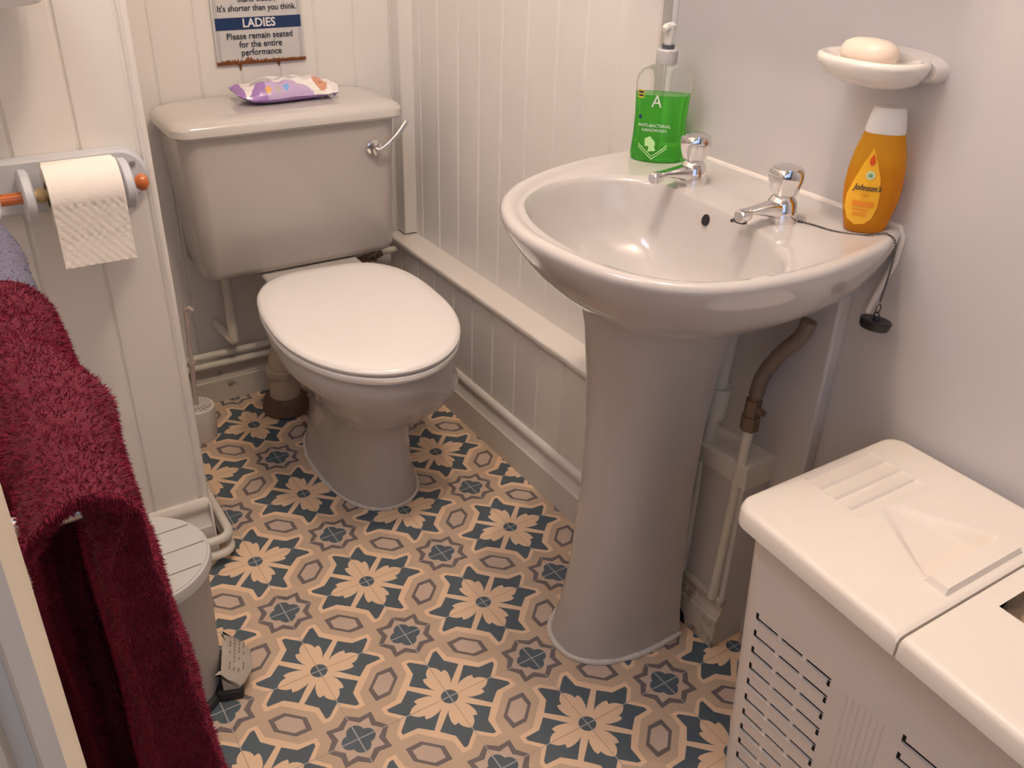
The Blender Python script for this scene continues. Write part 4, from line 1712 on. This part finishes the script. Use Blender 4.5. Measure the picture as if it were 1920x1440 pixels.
def towel(name, y0, y1, prof_fn, m, mt, label, tufts, tl=.006, seed=1, ny=90, ns=150):
    """a thick cloth: prof_fn(s, y) gives outer point; s in 0..1 runs from the bottom of the left drape, over the rail, to the bottom of the right drape"""
    V_, F_ = [], []
    sc = 1
    for j in range(ny + 1):
        for i_ in range(ns + 1):
            s0 = i_ / ns
            yy = y0 + (y1 - y0) * j / ny
            V_.append(prof_fn(s0, yy, 0, j / ny))
    n1 = len(V_)
    for j in range(ny + 1):
        for i_ in range(ns + 1):
            s0 = i_ / ns
            yy = y0 + (y1 - y0) * j / ny
            V_.append(prof_fn(s0, yy, 1, j / ny))
    W_ = ns + 1
    for j in range(ny):
        for i_ in range(ns):
            a = j * W_ + i_
            F_.append((a, a + W_, a + W_ + 1, a + 1))
            F_.append((a + n1, a + 1 + n1, a + W_ + 1 + n1, a + W_ + n1))
    for j in range(ny):
        for i_ in (0, ns):
            a = j * W_ + i_
            F_.append((a, a + n1, a + W_ + n1, a + W_))
    for i_ in range(ns):
        for j in (0, ny):
            a = j * W_ + i_
            F_.append((a, a + 1, a + 1 + n1, a + n1))
    I_ = [0] * len(F_)
    # pile: short curved tufts as real geometry
    rr_ = random.Random(seed)
    nf_ = len(F_)
    for _ in range(tufts):
        f = F_[int(rr_.random() * nf_)] if rr_.random() > .12 else F_[nf_ - 2 * ns + 2 * int(rr_.random() * ns)]
        A, B_, C_, D_ = (Vector(V_[q_]) for q_ in f)
        a, c = rr_.random(), rr_.random()
        P_ = (A * (1 - a) + B_ * a) * (1 - c) + (D_ * (1 - a) + C_ * a) * c
        nrm = (B_ - A).cross(D_ - A)
        if nrm.length < 1e-12:
            continue
        nrm = -nrm.normalized()
        # leave the inside alone mostly
        dr = (nrm + Vector((rr_.uniform(-.6, .6), rr_.uniform(-.6, .6), rr_.uniform(-.9, .2)))).normalized()
        if nrm.dot(dr) < 0:
            dr = -dr
        sd_ = dr.cross(Vector((rr_.uniform(-1, 1), rr_.uniform(-1, 1), rr_.uniform(-1, 1)))).normalized() * .00042
        ln = tl * rr_.uniform(.5, 1.1)
        k = len(V_)
        V_ += [P_ - sd_, P_ + sd_, P_ + dr * ln]
        F_.append((k, k + 1, k + 2))
        I_.append(1)
    me = bpy.data.meshes.new(name)
    me.from_pydata([tuple(v) for v in V_], [], F_)
    me.materials.append(m)
    me.materials.append(mt)
    for pp, i_ in zip(me.polygons, I_):
        pp.material_index = i_
    me.polygons.foreach_set('use_smooth', [True] * len(me.polygons))
    o = link(bpy.data.objects.new(name, me))
    tag(o, label, 'towel')
    return o


def make_prof(zt, zl, zr, th, hw, cx, bulge, near_y, seed, flare=.03):
    Ll = zt - zl
    Lr = zt - zr
    arc = pi * hw
    tot = Ll + arc + Lr

    def f(s, y, inner, j):
        d = s * tot
        ta_ = (s * tot - Ll) / arc
        base_ = th if ta_ > 1.35 else (.008 if ta_ < .9 else .008 + (th - .008) * (ta_ - .9) / .45)
        thk = base_ if j < .06 else min(hw - .0008, base_ + (j - .06) * .35)
        h = hw - (thk if inner else 0)
        bl = bulge(y)
        h2 = h + bl
        if d < Ll:
            x, z = cx - h2, zl + d
            nx_, nz_ = -1, 0
        elif d < Ll + arc:
            a = pi - (d - Ll) / hw
            x, z = cx + h2 * cos(a), zt + (h + bl * .8) * sin(a)
            nx_, nz_ = cos(a), sin(a)
        else:
            dd_ = d - Ll - arc
            x, z = cx + h2 + (0 if inner else 1) * flare * (dd_ / .25) ** 1.1, zt - dd_
            nx_, nz_ = 1, 0
        v = Vector((x, y, z))
        w1 = noise.noise(Vector((y * 16 + seed, z * 9, x * 10))) * .008 + noise.noise(Vector((y * 45, z * 28, seed))) * .0028
        x += nx_ * w1 * (1 if not inner else .3)
        z += nz_ * w1 * (1 if not inner else .3)
        # the near hem: left drape pulled back, corner of the hem poking out on top
        yy = y
        pull = 0
        ta = (d - Ll) / arc
        if d < Ll:
            pull = .095 * min(1, (Ll - d) / .05)
        k_ = max(0, 1 - (y - near_y) / .25)
        yy = y + pull * k_ ** .6
        if -.25 < ta < .35:
            yy -= .0 * k_
            x -= .010 * max(0, 1 - abs(ta - .02) / .25) * max(0, 1 - (y - near_y) / .06)
        yy += .006 * noise.noise(Vector((z * 12, x * 20, seed))) * (k_ > .9)
        return Vector((x, yy, z))
    return f


def bul(y):
    v = .0
    v += .007 * math.exp(-((y + .655) / .05) ** 2)
    v += .004 * math.exp(-((y + .50) / .04) ** 2)
    v -= .006 * math.exp(-((y + .585) / .02) ** 2)
    return v


towel('bath_towel', -.800, -.490, make_prof(.862, .36, .36, .022, .028, -.4775, bul, -.800, 3.0, .017), M_TOWEL, M_TUFT,
      'fluffy maroon bath towel draped over the rail at the near left', 230000, .0046)
towel('hand_towel', -.480, -.275, make_prof(.850, .50, .50, .012, .0265, -.478, lambda y: -.001, -2.0, 9.0, .012), M_BTOWEL, M_BTOWEL,
      'grey-blue towel on the rail behind the maroon one, at the left edge', 20000, .002, ny=50)

# dark storage box under the towels
b = MB()
b.box((-.56, -.42, 0), (-.452, -.235, .22))
tag(b.build('storage_box', M_DGREY, bevel=.004), 'dark grey box on the floor under the hanging towels', 'box')

# parents were placed after their parts were laid out in world space: keep parts where they are
bpy.context.view_layer.update()
for o in list(COL.objects):
    if o.type == 'EMPTY' and o.parent is None and o.get('label') and o.name.split('.')[0] != 'basin_tap':
        for c_ in o.children:
            c_.matrix_parent_inverse = Matrix.Translation(o.location).inverted()
